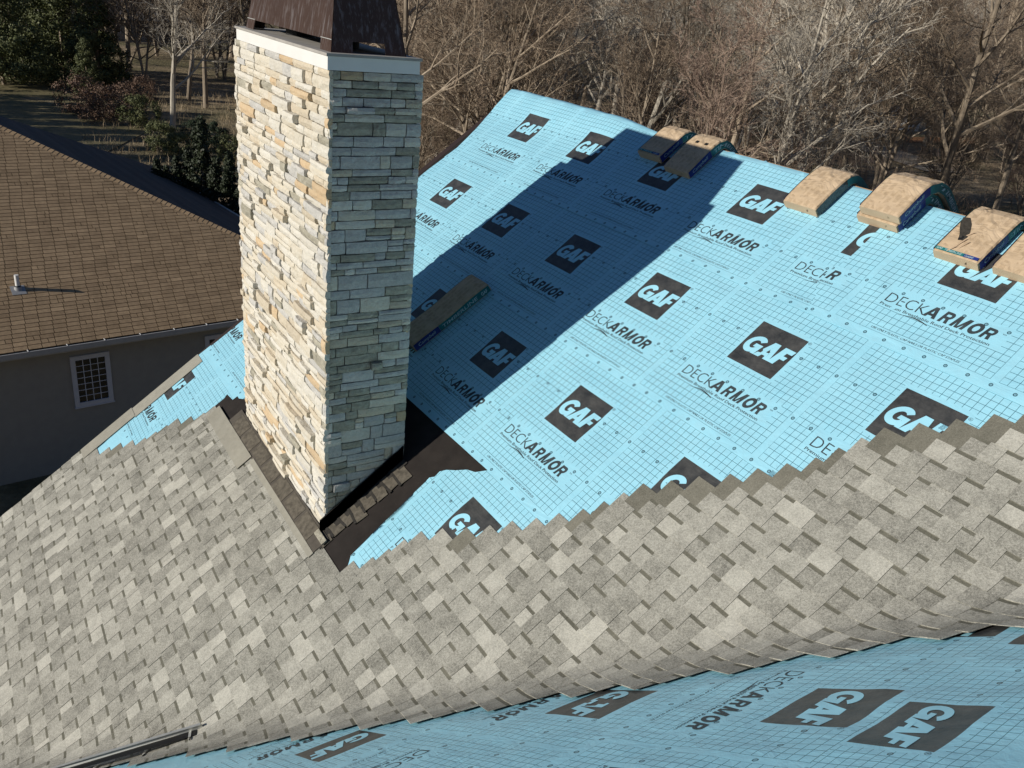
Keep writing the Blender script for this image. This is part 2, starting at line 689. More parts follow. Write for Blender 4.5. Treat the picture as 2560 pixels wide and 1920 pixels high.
def poly_letter(mb, fn, outlines, x, y, w, h, m, lift, clip=None):
    """letters made of convex pieces in unit coordinates"""
    for pc in outlines:
        pts = [(x + a * w, y + b * h) for a, b in pc]
        if clip and not all(clip(*p) for p in pts):
            continue
        mb.add([fn(a, b, lift) for a, b in pts], [tuple(range(len(pts)))], m)


def gaf_pieces():
    """heavy italic G A F, unit box 1.0 wide and 1.0 high, drawn as convex quads"""
    out = []
    sh = 0.10
    def sk(p):
        return (p[0] + sh * (p[1] - 0.5), p[1])
    # G : thick ring opened at the right, with a bar
    cx, cy, ro, ry, ri, riy = 0.195, 0.5, 0.195, 0.52, 0.085, 0.255
    n = 22
    a0, a1 = math.radians(38), math.radians(330)
    for i in range(n):
        t0 = a0 + (a1 - a0) * i / n
        t1 = a0 + (a1 - a0) * (i + 1) / n
        out.append([sk((cx + ri * math.cos(t0), cy + riy * math.sin(t0))), sk((cx + ro * math.cos(t0), cy + ry * math.sin(t0))),
                    sk((cx + ro * math.cos(t1), cy + ry * math.sin(t1))), sk((cx + ri * math.cos(t1), cy + riy * math.sin(t1)))])
    out.append([sk((0.20, 0.36)), sk((0.375, 0.36)), sk((0.375, 0.56)), sk((0.20, 0.56))])
    out.append([sk((0.29, 0.0)), sk((0.375, 0.0)), sk((0.375, 0.37)), sk((0.29, 0.37))])
    # A
    out.append([(0.325, 0.0), (0.455, 0.0), (0.63, 1.0), (0.52, 1.0)])
    out.append([(0.56, 0.0), (0.70, 0.0), (0.665, 1.0), (0.56, 1.0)])
    out.append([(0.43, 0.17), (0.60, 0.17), (0.60, 0.36), (0.45, 0.36)])
    # F
    out.append([(0.685, 0.0), (0.815, 0.0), (0.905, 1.0), (0.775, 1.0)])
    out.append([(0.80, 0.76), (0.995, 0.76), (1.02, 1.0), (0.82, 1.0)])
    out.append([(0.78, 0.36), (0.945, 0.36), (0.965, 0.57), (0.80, 0.57)])
    return out


GAFP = gaf_pieces()


def block_letters():
    """heavy slanted capitals out of convex pieces"""
    def sl(pcs, k=0.22):
        return [[(x * .80 + k * y, y) for x, y in p] for p in pcs]
    def arc(cx, cy, rx, ry, qx, qy, a0, a1, n):
        o = []
        for i in range(n):
            t0 = math.radians(a0 + (a1 - a0) * i / n)
            t1 = math.radians(a0 + (a1 - a0) * (i + 1) / n)
            o.append([(cx + qx * math.cos(t0), cy + qy * math.sin(t0)), (cx + rx * math.cos(t0), cy + ry * math.sin(t0)),
                      (cx + rx * math.cos(t1), cy + ry * math.sin(t1)), (cx + qx * math.cos(t1), cy + qy * math.sin(t1))])
        return o
    A = [[(0, 0), (.27, 0), (.60, 1), (.36, 1)], [(.72, 0), (1.0, 0), (.66, 1), (.40, 1)], [(.20, .18), (.80, .18), (.73, .38), (.27, .38)]]
    Rr = [[(0, 0), (.28, 0), (.28, 1), (0, 1)], [(.28, .78), (.60, .78), (.60, 1), (.28, 1)], [(.28, .36), (.60, .36), (.60, .58), (.28, .58)]]
    Rr += arc(.60, .68, .36, .32, .09, .10, -90, 90, 8) + [[(.62, 0), (.93, 0), (.74, .42), (.46, .40)]]
    Mm = [[(0, 0), (.23, 0), (.23, 1), (0, 1)], [(.77, 0), (1.0, 0), (1.0, 1), (.77, 1)], [(.37, 0), (.53, 0), (.28, 1), (.06, 1)], [(.47, 0), (.63, 0), (.94, 1), (.72, 1)]]
    Oo = arc(.5, .5, .52, .53, .23, .27, 0, 360, 20)
    return {'A': sl(A, .1), 'R': sl(Rr), 'M': sl(Mm), 'O': sl(Oo)}


LET = block_letters()


def print_block(mb, fn, u0, v0, clip):
    """all the lettering of one printed block whose square has its foot at u0, v0"""
    f = lambda a, b, l: fn(u0 + a, v0 + b, l)
    c = (lambda a, b: clip(u0 + a, v0 + b)) if clip else None
    poly_letter(mb, f, GAFP, 0.030, 0.122, 0.408, 0.172, 1, 0.0016, c)
    put_text(mb, f, "DECK", -0.215, -0.302, 0.325, 0.098, -0.012, 0.0, 0, 0.0012, c)
    for x_, w_, pcs in ((0.102, 0.120, LET['A']), (0.218, 0.096, LET['R']), (0.310, 0.122, LET['M']), (0.428, 0.104, LET['O']), (0.528, 0.096, LET['R'])):
        poly_letter(mb, f, pcs, x_, -0.302, w_, 0.104, 0, 0.0014, c)
    put_text(mb, f, "Premium Breathable Roof Deck Protection", -0.221, -0.345, 0.855, 0.026, 0.008, 0.0, 0, 0.0012, c)
    put_text(mb, f, "USE ONLY PLASTIC CAP NAILS OR PLASTIC CAP STAPLES", -0.129, -0.558, 0.70, 0.020, 0.0, 0.2, 0, 0.0012, c)
    put_text(mb, f, "TM", 0.648, -0.222, 0.026, 0.012, 0.0, 0.0, 0, 0.0012, c)
    # swoosh
    n = 10
    for i in range(n):
        t0, t1 = i / n, (i + 1) / n
        def sw(t):
            x = -0.045 + 0.235 * t
            y = -0.372 + 0.020 * math.sin(math.pi * t * 0.95)
            w = 0.0012 + 0.0042 * math.sin(math.pi * min(1, t * 0.75)) ** 2
            return x, y, w
        xa, ya, wa = sw(t0)
        xb, yb, wb = sw(t1)
        q = [(xa, ya - wa), (xb, yb - wb), (xb, yb + wb), (xa, ya + wa)]
        if c is None or all(c(*p) for p in q):
            mb.add([f(a, b, 0.0012) for a, b in q], [(0, 1, 2, 3)], 0)
    # registered mark: small ring with an R
    cx, cy = 0.473, 0.412
    n = 14
    if c is None or c(cx, cy):
        for i in range(n):
            t0, t1 = 2 * math.pi * i / n, 2 * math.pi * (i + 1) / n
            q = [(cx + r * math.cos(t), cy + r * math.sin(t)) for r, t in ((0.0115, t0), (0.0135, t0), (0.0135, t1), (0.0115, t1))]
            mb.add([f(a, b, 0.0012) for a, b in q], [(0, 1, 2, 3)], 0)
        put_text(mb, f, "R", cx - 0.0055, cy - 0.007, 0.012, 0.014, 0.0, 0.0, 0, 0.0012)


# ------------------------------------------------------------------ trimmed sheets
def poly_grid(poly, step):
    """triangulate a polygon and cut it by a regular grid"""
    bm = bmesh.new()
    vs = [bm.verts.new((x, y, 0)) for x, y in poly]
    bm.faces.new(vs)
    bmesh.ops.triangulate(bm, faces=bm.faces[:])
    xs = [p[0] for p in poly]
    ys = [p[1] for p in poly]
    for lo, hi, ax in ((min(xs), max(xs), 0), (min(ys), max(ys), 1)):
        k = math.floor(lo / step) + 1
        while k * step < hi:
            co = (k * step, 0, 0) if ax == 0 else (0, k * step, 0)
            no = (1, 0, 0) if ax == 0 else (0, 1, 0)
            bmesh.ops.bisect_plane(bm, geom=bm.verts[:] + bm.edges[:] + bm.faces[:], plane_co=co, plane_no=no, dist=1e-6)
            k += 1
    bm.verts.ensure_lookup_table()
    pts = [(v.co.x, v.co.y) for v in bm.verts]
    fs = [tuple(v.index for v in f.verts) for f in bm.faces]
    bm.free()
    return pts, fs


def inside(poly, x, y):
    r = False
    n = len(poly)
    for i in range(n):
        x1, y1 = poly[i]
        x2, y2 = poly[(i + 1) % n]
        if (y1 > y) != (y2 > y) and x < (x2 - x1) * (y - y1) / (y2 - y1) + x1:
            r = not r
    return r


def wrinkle(u, v, amp=1.0):
    a = noise.noise(Vector((u * 1.1, v * 1.6, 3.1))) * 0.006
    b = noise.noise(Vector((u * 2.2 + 5, v * 5.0, 7.7))) * 0.0035
    c = abs(noise.noise(Vector((u * 3.7 + v * 1.5, v * 3.0 - u, 1.7)))) * 0.004
    return (a + b - c + 0.006) * amp


def free1(u, v):
    """1 where the main slope is open, 0 under the shingles"""
    if u < -7.5:
        d = min(ustair_left(v + .03) - u if v < -1.1 else 1, 1)
        if v < -2.4:
            d = -1
        d = min(d, 1)
        if v > -1.1:
            d = 1
    else:
        d = ustair(v) - u
    return min(1, max(0, (d + .02) / .10))


def free2(u, v):
    d = (P2(u, v) - PV).dot(M2)
    return min(1, max(0.0, (d - .36) / .22))


def ustair(vt):
    """left end of the shingle field for a course whose top edge is at vt (part right of the chimney)"""
    pts = STAIR
    for (a, b), (c, d) in zip(pts, pts[1:]):
        if vt <= c:
            return b + (d - b) * (vt - a) / (c - a)
    return pts[-1][1]


def ustair_left(vt):
    pts = STAIR_L
    for (a, b), (c, d) in zip(pts, pts[1:]):
        if vt <= c:
            return b + (d - b) * (max(vt, a) - a) / (c - a)
    return pts[-1][1]


STAIR = [(-1.2, -5.93), (-0.899, -5.83), (-0.86, -5.45), (-0.65, -5.267), (-0.262, -5.146), (-0.114, -5.003), (0.031, -4.825), (0.178, -4.663), (0.325, -4.535),
         (0.472, -4.381), (0.668, -4.219), (0.82, -4.074), (1.207, -3.901), (1.343, -3.753), (1.50, -3.597), (1.643, -3.429), (1.798, -3.295),
         (2.05, -3.06), (2.28, -2.95), (2.51, -2.844), (2.656, -2.685), (2.80, -2.522), (2.94, -2.372), (3.08, -2.24), (4.6, -0.72)]
STAIR_L = [(-2.40, -9.83), (-2.2, -9.68), (-1.98, -9.43), (-1.77, -9.34), (-1.54, -9.28), (-1.385, -9.10), (-1.2, -8.93)]


def sheet(parent, frame, poly, u0, v0, rot, h0, h1, amp, name='underlayment_sheet', pieces=True, step=0.07, extra=None, tiltrange=None, sv=1.0):
    """poly in frame coordinates; u0,v0 = foot of one printed square; h0/h1 = height at the lower/upper edge"""
    ys = [p[1] for p in poly]
    vlo, vhi = (min(ys), max(ys)) if tiltrange is None else tiltrange
    cr, sr = math.cos(rot), math.sin(rot)
    free = free1 if frame is P1 else free2

    def hh(u, v):
        k = min(1, max(0, (v - vlo) / max(1e-6, (vhi - vlo))))
        e = extra(u, v) if extra else 0.0
        h = h0 + (h1 - h0) * k + wrinkle(u, v, amp) + e
        q = free(u, v)
        return h * q + (0.0030 + (h0 - .005) * .12) * (1 - q)

    def fn(u, v, l=0.0):
        return frame(u, v, hh(u, v) + l)

    pts, fs = poly_grid(poly, step)
    uvs = []
    for u, v in pts:
        du, dv = u - u0, v - v0
        uvs.append((du * cr + dv * sr, (-du * sr + dv * cr) / sv))
    sh = mesh_obj(name, [fn(u, v) for u, v in pts], fs, MAT['membrane'], parent, uvs=uvs, smooth=True)
    # lettering, laid on the sheet
    mb = MB()
    us = [p[0] for p in poly]
    clip = lambda a, b: inside(poly, a, b)

    for k in range(-12, 13):
        bu, bv = u0 + 1.293 * k * cr, v0 + 1.293 * k * sr
        if bu < min(us) - 1.0 or bu > max(us) + 0.5:
            continue

        def fb(a, b, l, bu=bu, bv=bv):
            du, dv = a, b * sv
            return fn(bu + du * cr - dv * sr, bv + du * sr + dv * cr, l)

        def cb(a, b, bu=bu, bv=bv):
            return clip(bu + a * cr - b * sv * sr, bv + a * sr + b * sv * cr)
        print_block(mb, fb, 0.0, 0.0, cb)
    if mb.f:
        mb.build('printed_lettering', [MAT['ink'], MAT['ink_light']], sh)
    return sh


# ------------------------------------------------------------------ our house
house = thing('house', 'house being reroofed, grey shingles and blue printed underlayment around the chimney', 'house', (0, 0, 0))

crease_u = lambda v: (PV + VAL * ((v - (PV.y - S1 * ST) / CT) * CT / VAL.y)).x    # u of the valley at height v
URAKE = -10.20
mb = MB()


def slab(mb, pts_top, thick, n):
    k = len(pts_top)
    bot = [p - n * thick for p in pts_top]
    fs = [tuple(range(k)), tuple(range(2 * k - 1, k - 1, -1))]
    for i in range(k):
        j = (i + 1) % k
        fs.append((i, k + i, k + j, j))
    mb.add(list(pts_top) + bot, fs)


slab(mb, [P1raw(URAKE, -7.5, -0.004), P1raw(crease_u(-7.5), -7.5, -0.004), P1raw(crease_u(VR), VR, -0.004), P1raw(URAKE, VR, -0.004)], 0.03, N1)
mb.build('roof_deck', MAT['deckwood'], house)
mb = MB()
nb = Vector((0, ST, CT))
rr = [P1raw(u, VR, -0.004) for u in (URAKE, 3.2)]
slab(mb, [rr[0], rr[1], rr[1] + Vector((0, CT, -ST)) * 8.5, rr[0] + Vector((0, CT, -ST)) * 8.5], 0.03, nb)
mb.build('rear_roof_slope', MAT['headlap'], house)
mb = MB()
c0, c1 = P1raw(crease_u(-7.5), -7.5, -0.004), P1raw(crease_u(VR), VR, -0.004)
vtop2 = 5.2
q0 = P2(-c0.y, vtop2, -0.004)
q1 = P2(-c1.y, vtop2, -0.004)
slab(mb, [c0, q0, q1, c1], 0.03, N2)
mb.build('near_roof_deck', MAT['deckwood'], house)
# gable wall under the rake and eave wall
mb = MB()
wu = URAKE + 0.25
a = P1raw(wu, -6.6, -0.25)
b = P1raw(wu, VR, -0.25)
cback = b + Vector((0, CT, -ST)) * 8.0
mb.add([(wu, a.y, 0), (wu, cback.y, 0), cback, b, a,
        (wu + .15, a.y, 0), (wu + .15, cback.y, 0), cback + Vector((.15, 0, 0)), b + Vector((.15, 0, 0)), a + Vector((.15, 0, 0))],
       [(0, 1, 2, 3, 4), (9, 8, 7, 6, 5), (0, 5, 6, 1), (1, 6, 7, 2), (2, 7, 8, 3), (3, 8, 9, 4), (4, 9, 5, 0)])
mb.box(wu, 4.0, a.y - .1, a.y + .05, 0, a.z)
mb.build('wall', MAT['wallgrey'], house)
# drip edge on the rake
mb = MB()
mb.hexa(lambda a, b, c: P1raw(b, a, c), -7.4, VR, URAKE - 0.035, URAKE, -0.14, 0.0, na=1)
mb.hexa(lambda a, b, c: P1raw(b, a, c), -7.4, VR, URAKE - 0.035, URAKE + 0.07, 0.0, 0.003, na=1)
mb.build('drip_edge', MAT['dripedge'], house)
mb = MB()
mb.hexa(lambda a, b, c: P1raw(a, b, c) + Vector((0, .03, -.03)), URAKE, 1.6, VR - 0.02, VR + 0.02, -0.02, 0.004)
mb.build('ridge_board', MAT['deckwood'], house)

# dark self-adhered underlayment round the chimney
pts, fs = poly_grid([(-9.15, -1.6), (-5.2, -1.2), (-4.85, 0.75), (-9.0, 0.75)], 0.12)
mesh_obj('dark_underlayment', [P1(u, v, 0.0006 + wrinkle(u, v, .12)) for u, v in pts], fs, MAT['felt'], house, smooth=True)
pts, fs = poly_grid([(-10.2, 3.0), (-9.9, 3.0), (-9.9, VR), (-10.2, VR)], 0.5)
mesh_obj('dark_underlayment', [P1(u, v, 0.001) for u, v in pts], fs, MAT['felt'], house)
pts, fs = poly_grid([(-10.2, 0.0), (-9.9, 0.0), (-9.9, 3.0), (-10.2, 3.0)], 0.5)
mesh_obj('dark_underlayment', [P1(u, v, 0.001) for u, v in pts], fs, MAT['felt'], house)


def sstep(x, a, b):
    t = min(1, max(0, (x - a) / (b - a)))
    return t * t * (3 - 2 * t)


def ridge_lift(u, v):
    return 0.07 * sstep(v, 3.85, 4.42) * sstep(-u, 7.1, 8.0) + seam_ripple(u, v)


def seam_ripple(u, v):
    """puckers between the fasteners, strongest along the laps"""
    k = 0.0
    for s_ in (1.80, 3.09, 0.50, -0.79):
        k = max(k, 1 - abs(v - s_) / .22)
    return 0.0030 * max(0, k) * math.sin(u * 12.0 + 4 * noise.noise(Vector((u * 1.3, v, 0)))) + 0.004 * max(0, noise.noise(Vector((u * 1.7, v * 6, 2.0))))


def join_wrinkle(u, v):
    d = math.hypot((u + 3.75) / 0.5, (v - 3.55) / 0.6)
    k = max(0, 1 - d)
    return 0.012 * k * math.sin(u * 17 + v * 13) * 0.6 + 0.004 * k


VL = -9.98
RL = lambda v: -10.04 - 0.12 * (1 if v > 3.9 else max(0, (v - 3.3) / .6)) + 0.035 * math.sin(v * 4.1)
rake_pts = lambda v0, v1: [(RL(v0 + (v1 - v0) * i / 6), v0 + (v1 - v0) * i / 6) for i in range(6, -1, -1)]
sheet(house, P1, [(-8.5, -0.74), (-8.36, 0.62), (-10.2, 0.62), (-10.14, 0.2), (-10.16, -0.84), (-8.95, -0.84), (-8.70, -0.84)], -10.43, -0.18, 0, .006, .003, 0.8)
sheet(house, P1, [(-10.19, -2.75), (-9.2, -2.6), (-9.05, -1.9), (-8.995, -1.363), (-8.946, -1.214), (-8.936, -0.97), (-8.964, -0.924),
                  (-8.778, -0.906), (-8.768, -0.76), (-10.19, -0.76)], -10.245, -1.547, 0, .0035, .0015, 0.8)
sheet(house, P1, [(-5.064, 0.62), (-5.064, 0.54), (-5.202, 0.409), (-5.30, 0.375), (-5.39, 0.30), (-5.47, 0.25), (-5.514, 0.2), (-5.505, 0.14),
                  (-5.543, 0.103), (-5.488, 0.05), (-5.452, -0.3), (-5.406, -0.797), (-5.48, -0.808), (-5.349, -0.95), (-4.3, -1.2), (-3.0, 0.62)],
      -5.006, -0.17, 0, .006, .003, 1.4, extra=seam_ripple)
sheet(house, P1, [(-8.4, 0.475), (-6.59, 0.462), (-5.064, 0.49), (-2.9, 0.49), (-2.2, 1.83)] + rake_pts(0.475, 1.83), -5.115, 1.129, 0, .0105, .003, 1.3, extra=seam_ripple)
sheet(house, P1, [(-2.9, 1.78), (-1.1, 3.12)] + rake_pts(1.78, 3.12), -4.229, 2.421, 0, .0105, .003, 1.3, extra=seam_ripple)
RW = lambda u: 0.025 * math.sin(u * 1.3 + 1.0) + 0.012 * math.sin(u * 3.7)
ridge_pts = lambda u0, u1, n: [(u0 + (u1 - u0) * i / n, VR + 0.07 + RW(u0 + (u1 - u0) * i / n)) for i in range(n + 1)]
sheet(house, P1, [(-3.9, 3.07)] + ridge_pts(-3.95, -10.19, 14) + rake_pts(3.07, 4.3), -5.498, 3.71, 0, .0105, .003, 1.3, tiltrange=(3.07, 4.5), extra=ridge_lift)
sheet(house, P1, [(-4.0, 3.07), (-0.7, 3.07), (-0.6, VR + .06)] + ridge_pts(-0.8, -4.10, 8) + [(-4.10, 3.95), (-4.10, 3.66), (-4.140, 3.55), (-4.135, 3.34), (-4.05, 3.25)], -3.355, 3.728, 0, .0135, .006, 1.4,
      tiltrange=(3.07, 4.5), extra=join_wrinkle)

# near slope sheets (lettering runs the other way round the valley)
AR = 0.100


def near_poly(u0, v0, rot, a0, a1, b0, b1, n=10, wob=0.0):
    cr, sr = math.cos(rot), math.sin(rot)
    loc = [(a0 + (a1 - a0) * i / n, b0 + wob * math.sin(i * 2.1)) for i in range(n + 1)] + [(a1, b1), (a0, b1)]
    return [(u0 + a * cr - b * sr, v0 + a * sr + b * cr) for a, b in loc]


def clip_valley(poly):
    """keep the part of a near-slope polygon that lies above the valley"""
    out = []
    n = len(poly)
    def dd(p):
        return (P2(p[0], p[1]) - PV).dot(M2) - 0.10
    for i in range(n):
        a, b = poly[i], poly[(i + 1) % n]
        da, db = dd(a), dd(b)
        if da >= 0:
            out.append(a)
        if (da >= 0) != (db >= 0):
            t = da / (da - db)
            out.append((a[0] + (b[0] - a[0]) * t, a[1] + (b[1] - a[1]) * t))
    return out


def p2wr(u, v):
    return 0.008 * noise.noise(Vector((u * 3.1, v * 2.2, 9.0))) + 0.004 * noise.noise(Vector((u * 7, v * 6.0, 4.0)))


sheet(house, P2, clip_valley(near_poly(-2.82, -4.49, AR + .01, -4.0, 4.5, -0.72, 0.86)), -2.82, -4.49, AR + .01, .006, .003, 1.3, extra=p2wr, sv=1.12)
sheet(house, P2, clip_valley(near_poly(-3.117, -3.09, AR, -4.5, 4.6, -0.685, 0.75)), -3.117, -3.09, AR, .009, .004, 1.3, extra=p2wr, sv=1.06)
sheet(house, P2, clip_valley(near_poly(-3.015, -2.505, 0.075, -4.5, 4.6, -0.022, 1.25, 16, 0.004)), -3.015, -2.512, 0.075, .012, .008, 1.5, extra=p2wr, sv=0.84)
sheet(house, P2, clip_valley(near_poly(-3.3, -1.2, 0.08, -4.5, 4.6, -0.62, 0.8)), -3.3, -1.2, 0.08, .016, .010, 1.3, extra=p2wr)

sheet(house, P2, clip_valley(near_poly(-1.714, -5.78, AR - .01, -5.0, 4.0, -1.9, 0.72)), -1.714, -5.78, AR - .01, .004, .002, 1.3, extra=p2wr)


def p2uv(p):
    q = p - Vector((0, 0, CZ))
    return (-q.y, q.x * CT + q.z * ST)


pts, fs = poly_grid([p2uv(PV + VAL * -9.0 + M2 * .01), p2uv(PV + VAL * 9.0 + M2 * .01), p2uv(PV + VAL * 9.0 + M2 * 1.1), p2uv(PV + VAL * -9.0 + M2 * 1.6)], 0.5)
mesh_obj('dark_underlayment', [P2(u, v, 0.0004) for u, v in pts], fs, MAT['felt'], house)

# ------------------------------------------------------------------ grey laminated shingles
EXP, FULL, TL = 0.1443, 0.337, 0.0034


rnd = random.Random(21)


def shingle_mesh(mb, u0, u1, v, hoff, gap_first=False, cut=9.0):
    """one laminated strip from u0 to u1 with its butt at v: base layer, head lap and the raised tabs"""
    def hb(x):
        return 0.0055 + hoff + 2.36 * TL * (1 - x / FULL)

    def lift(a, b):
        d = valley_d(a, v + b)
        k = min(1, max(0, (d + .02) / .10))
        return .008 * k * k * (3 - 2 * k)

    near = valley_d(u1, v) > -0.45
    step = 0.045 if near else 9.0

    def strip(a0, a1, x0, x1, d0, d1, m, t):
        if x1 > cut:
            x1 = cut
        if x1 - x0 < .004:
            return
        n = max(1, int(math.ceil((a1 - a0) / step)))
        mb.hexa(lambda a, b, c: P1(a, v + b, hb(b) + c + (lift(a, b) if near else 0)), a0, a1, x0, x1, d0, d1, m, t, na=n, nb=(max(1, int(math.ceil((x1 - x0) / .05))) if near else 1))

    # head lap, plain
    dark = rnd.random() < (0.12 if u0 < -4.25 else .85)
    strip(u0, u1, EXP - 0.004, FULL, 0.0, TL, 2 if dark else 0, rnd.uniform(.35, .6))
    a = u0
    tooth = not gap_first
    while a < u1 - 1e-4:
        w = rnd.uniform(0.105, 0.185) if tooth else rnd.uniform(0.08, 0.145)
        b = min(u1, a + w)
        if u1 - b < 0.04:
            b = u1
        tn = rnd.choice([.46, .50, .54, .60, .42, .60, .68, .42, .55, .80, .50])
        tn += rnd.uniform(-.03, .03)
        if tooth:
            strip(a + 0.0015, b - 0.0015, -0.0, EXP, 0.0, TL * 1.9, 0, tn)
        else:
            strip(a, b, 0.0, EXP - 0.027, 0.0, TL * 0.95, 0, tn - .03)
            strip(a, b, EXP - 0.0268, EXP - 0.002, 0.0, TL * 0.96, 1, rnd.uniform(.3, .5))
        tooth = not tooth
        a = b


courses = []
v = 3.9
tops0 = 3.08
# butt position chosen so that the top edges meet the measured stair
k = 0
shl = []
vb = 3.08 - FULL + EXP * 8
while vb > -6.6:
    vt = vb + FULL
    vm = vb + EXP * 0.5
    cu = crease_u(vm)
    # right end, on the near slope (unrolled): short stair beyond the valley
    dend = 0.27 + 0.15 * ((k * .37) % 1.0)
    rng = 0
    uend = cu + dend / 0.783 + 0.02
    CUT = -1.068
    runs = []
    if vt > CUT and vb < CUT - .03:
        runs.append((-8.83 if vt > -1.2 else ustair_left(vt), -5.83, CUT - vb))
        runs.append((max(-5.83, ustair(min(vt, -.66)) if vt > -.93 else -5.83), uend, 9.0))
    elif vt > CUT:
        runs.append((ustair(vt), uend, 9.0))
    elif vt > -2.44:
        runs.append((ustair_left(vt), uend, 9.0))
    else:
        runs.append((URAKE - 0.03 + rnd.uniform(-.012, .012), uend, 9.0))
    for s, e, cutv in runs:
        first = 1.0
        if vt < -1.0:
            first = 0.2 + 0.8 * ((k * 0.165) % 1.0)
        a = s
        while a < e - 0.02:
            b = min(e, a + first)
            first = 1.0
            if e - b < 0.12:
                b = e
            shl.append((a, b, vb, cutv))
            a = b
    vb -= EXP
    k += 1

# nearest to the camera first: the first 300 are objects of their own
campos = Vector((0, 0, CZ))


def on_screen(p, mx=150):
    q = p - campos
    z = q.dot(Vector(R2))
    if z < .2:
        return False
    x = 1280 + F_PX * q.dot(Vector(R0)) / z
    y = 960 + F_PX * q.dot(Vector(R1)) / z
    return -mx < x < 2560 + mx and -mx < y < 1920 + mx


vis, hid = [], []
for s in shl:
    pt = [P1((s[0] * (1 - f) + s[1] * f), s[2] + .07) for f in (0, .5, 1)]
    (vis if any(on_screen(p) for p in pt) else hid).append((sum(((p - campos).length for p in pt)), s))
vis.sort()
rest = MB()
for i, (_, (a, b, v, ct)) in enumerate(vis):
    dst = MB() if i < 300 else rest
    ho = rnd.uniform(0, 0.0012)
    shingle_mesh(dst, a, b - 0.002, v, ho, rnd.random() < .4, ct)
    if i < 300:
        dst.build('shingle', [MAT['shingle'], MAT['shadowband'], MAT['headlap']], house)
for _, (a, b, v, ct) in hid:
    shingle_mesh(rest, a, b - 0.002, v, 0, False, ct)
o = rest.build('shingles', [MAT['shingle'], MAT['shadowband'], MAT['headlap']], house)
o["kind"] = "stuff"

# plain starter strips on the rake left of the chimney, plain strips along the chimney apron
def plain_strip(name, u0, u1, v0, v1, h, m='headlap', t=.75, parent=house):
    mb = MB()
    mb.hexa(lambda a, b, c: P1(b, a, c), v0, v1, u0, u1, h, h + .004, 0, t, na=4)
    return mb.build(name, MAT[m], parent)


MAT['starter'] = granule('starter_granules', (0.20, 0.19, 0.155), (0.42, 0.40, 0.335), sparkle=.2)
plain_strip('starter_shingle', -10.215, -9.985, -1.98, -0.95, 0.012, 'starter', .55)
plain_strip('starter_shingle', -10.235, -10.005, -2.74, -1.97, 0.017, 'starter', .5)
mb = MB()
mb.hexa(lambda a, b, c: P1(a, b, c), -8.83, -7.60, -1.245, -1.06, 0.026, 0.031, 0, .42, na=6)
mb.build('apron_shingle', MAT['starter'], house)
mb = MB()
mb.hexa(lambda a, b, c: P1(a, b, c), -7.56, -5.815, -1.11, -1.055, 0.020, 0.025, 0, .5, na=6)
mb.build('apron_shingle', MAT['starter'], house)

# metal edge with its hangers and a black strip for the gap's shade at the foot of the valley
ED = Vector((-0.198, -0.980, 0))
EP = Vector((0.980, -0.198, 0))


def VP(t, d, h):
    return P1(-5.13 + ED.x * t + EP.x * d, -2.48 + ED.y * t + EP.y * d, h)


mb = MB()
mb.hexa(lambda a, b, c: VP(a, b, c), 0.03, 2.6, 0.012, 0.085, 0.020, 0.024, 0)
mb.build('void_shade_strip', MAT['black'], house)  # solid black slab on the shingles, painted shade of the gap
mb = MB()
mb.hexa(lambda a, b, c: VP(a, b, c), -0.02, 2.6, -0.006, 0.010, 0.016, 0.052, 0)
mb.hexa(lambda a, b, c: VP(a, b, c), -0.02, 2.6, -0.006, 0.022, 0.0521, 0.055, 0)
metal = mb.build('metal_edge', MAT['alum'], house)
for i in range(4):
    mb = MB()
    tt = 0.07 + i * 0.37
    mb.hexa(lambda a, b, c: VP(a, b, c), tt, tt + 0.022, 0.005, 0.09, 0.030, 0.036, 0)
    mb.hexa(lambda a, b, c: VP(a, b, c), tt + .003, tt + 0.010, 0.09, 0.14, 0.028, 0.034, 1)
    mb.build('hanger', [MAT['alum'], MAT['black']], metal)

# ------------------------------------------------------------------ chimney
CX0, CX1, CY0, CY1 = -8.34, -5.985, 2.262, 2.985
ZT = CZ - 0.585                              # top of the stonework
chim = thing('chimney', 'tall ledgestone chimney with white band and dark bronze hood, standing in the grey roof', 'chimney', (0, 0, 0))
roofz = lambda y: TT * y - S1 / CT + CZ
mb = MB()
mb.box(CX0 + .03, CX1 - .03, CY0 + .03, CY1 - .03, roofz(CY0) - .3, ZT)
mb.build('core', MAT['mortar'], chim)
rs = random.Random(5)
stones = []                                   # (screen weight, mesh builder, material)


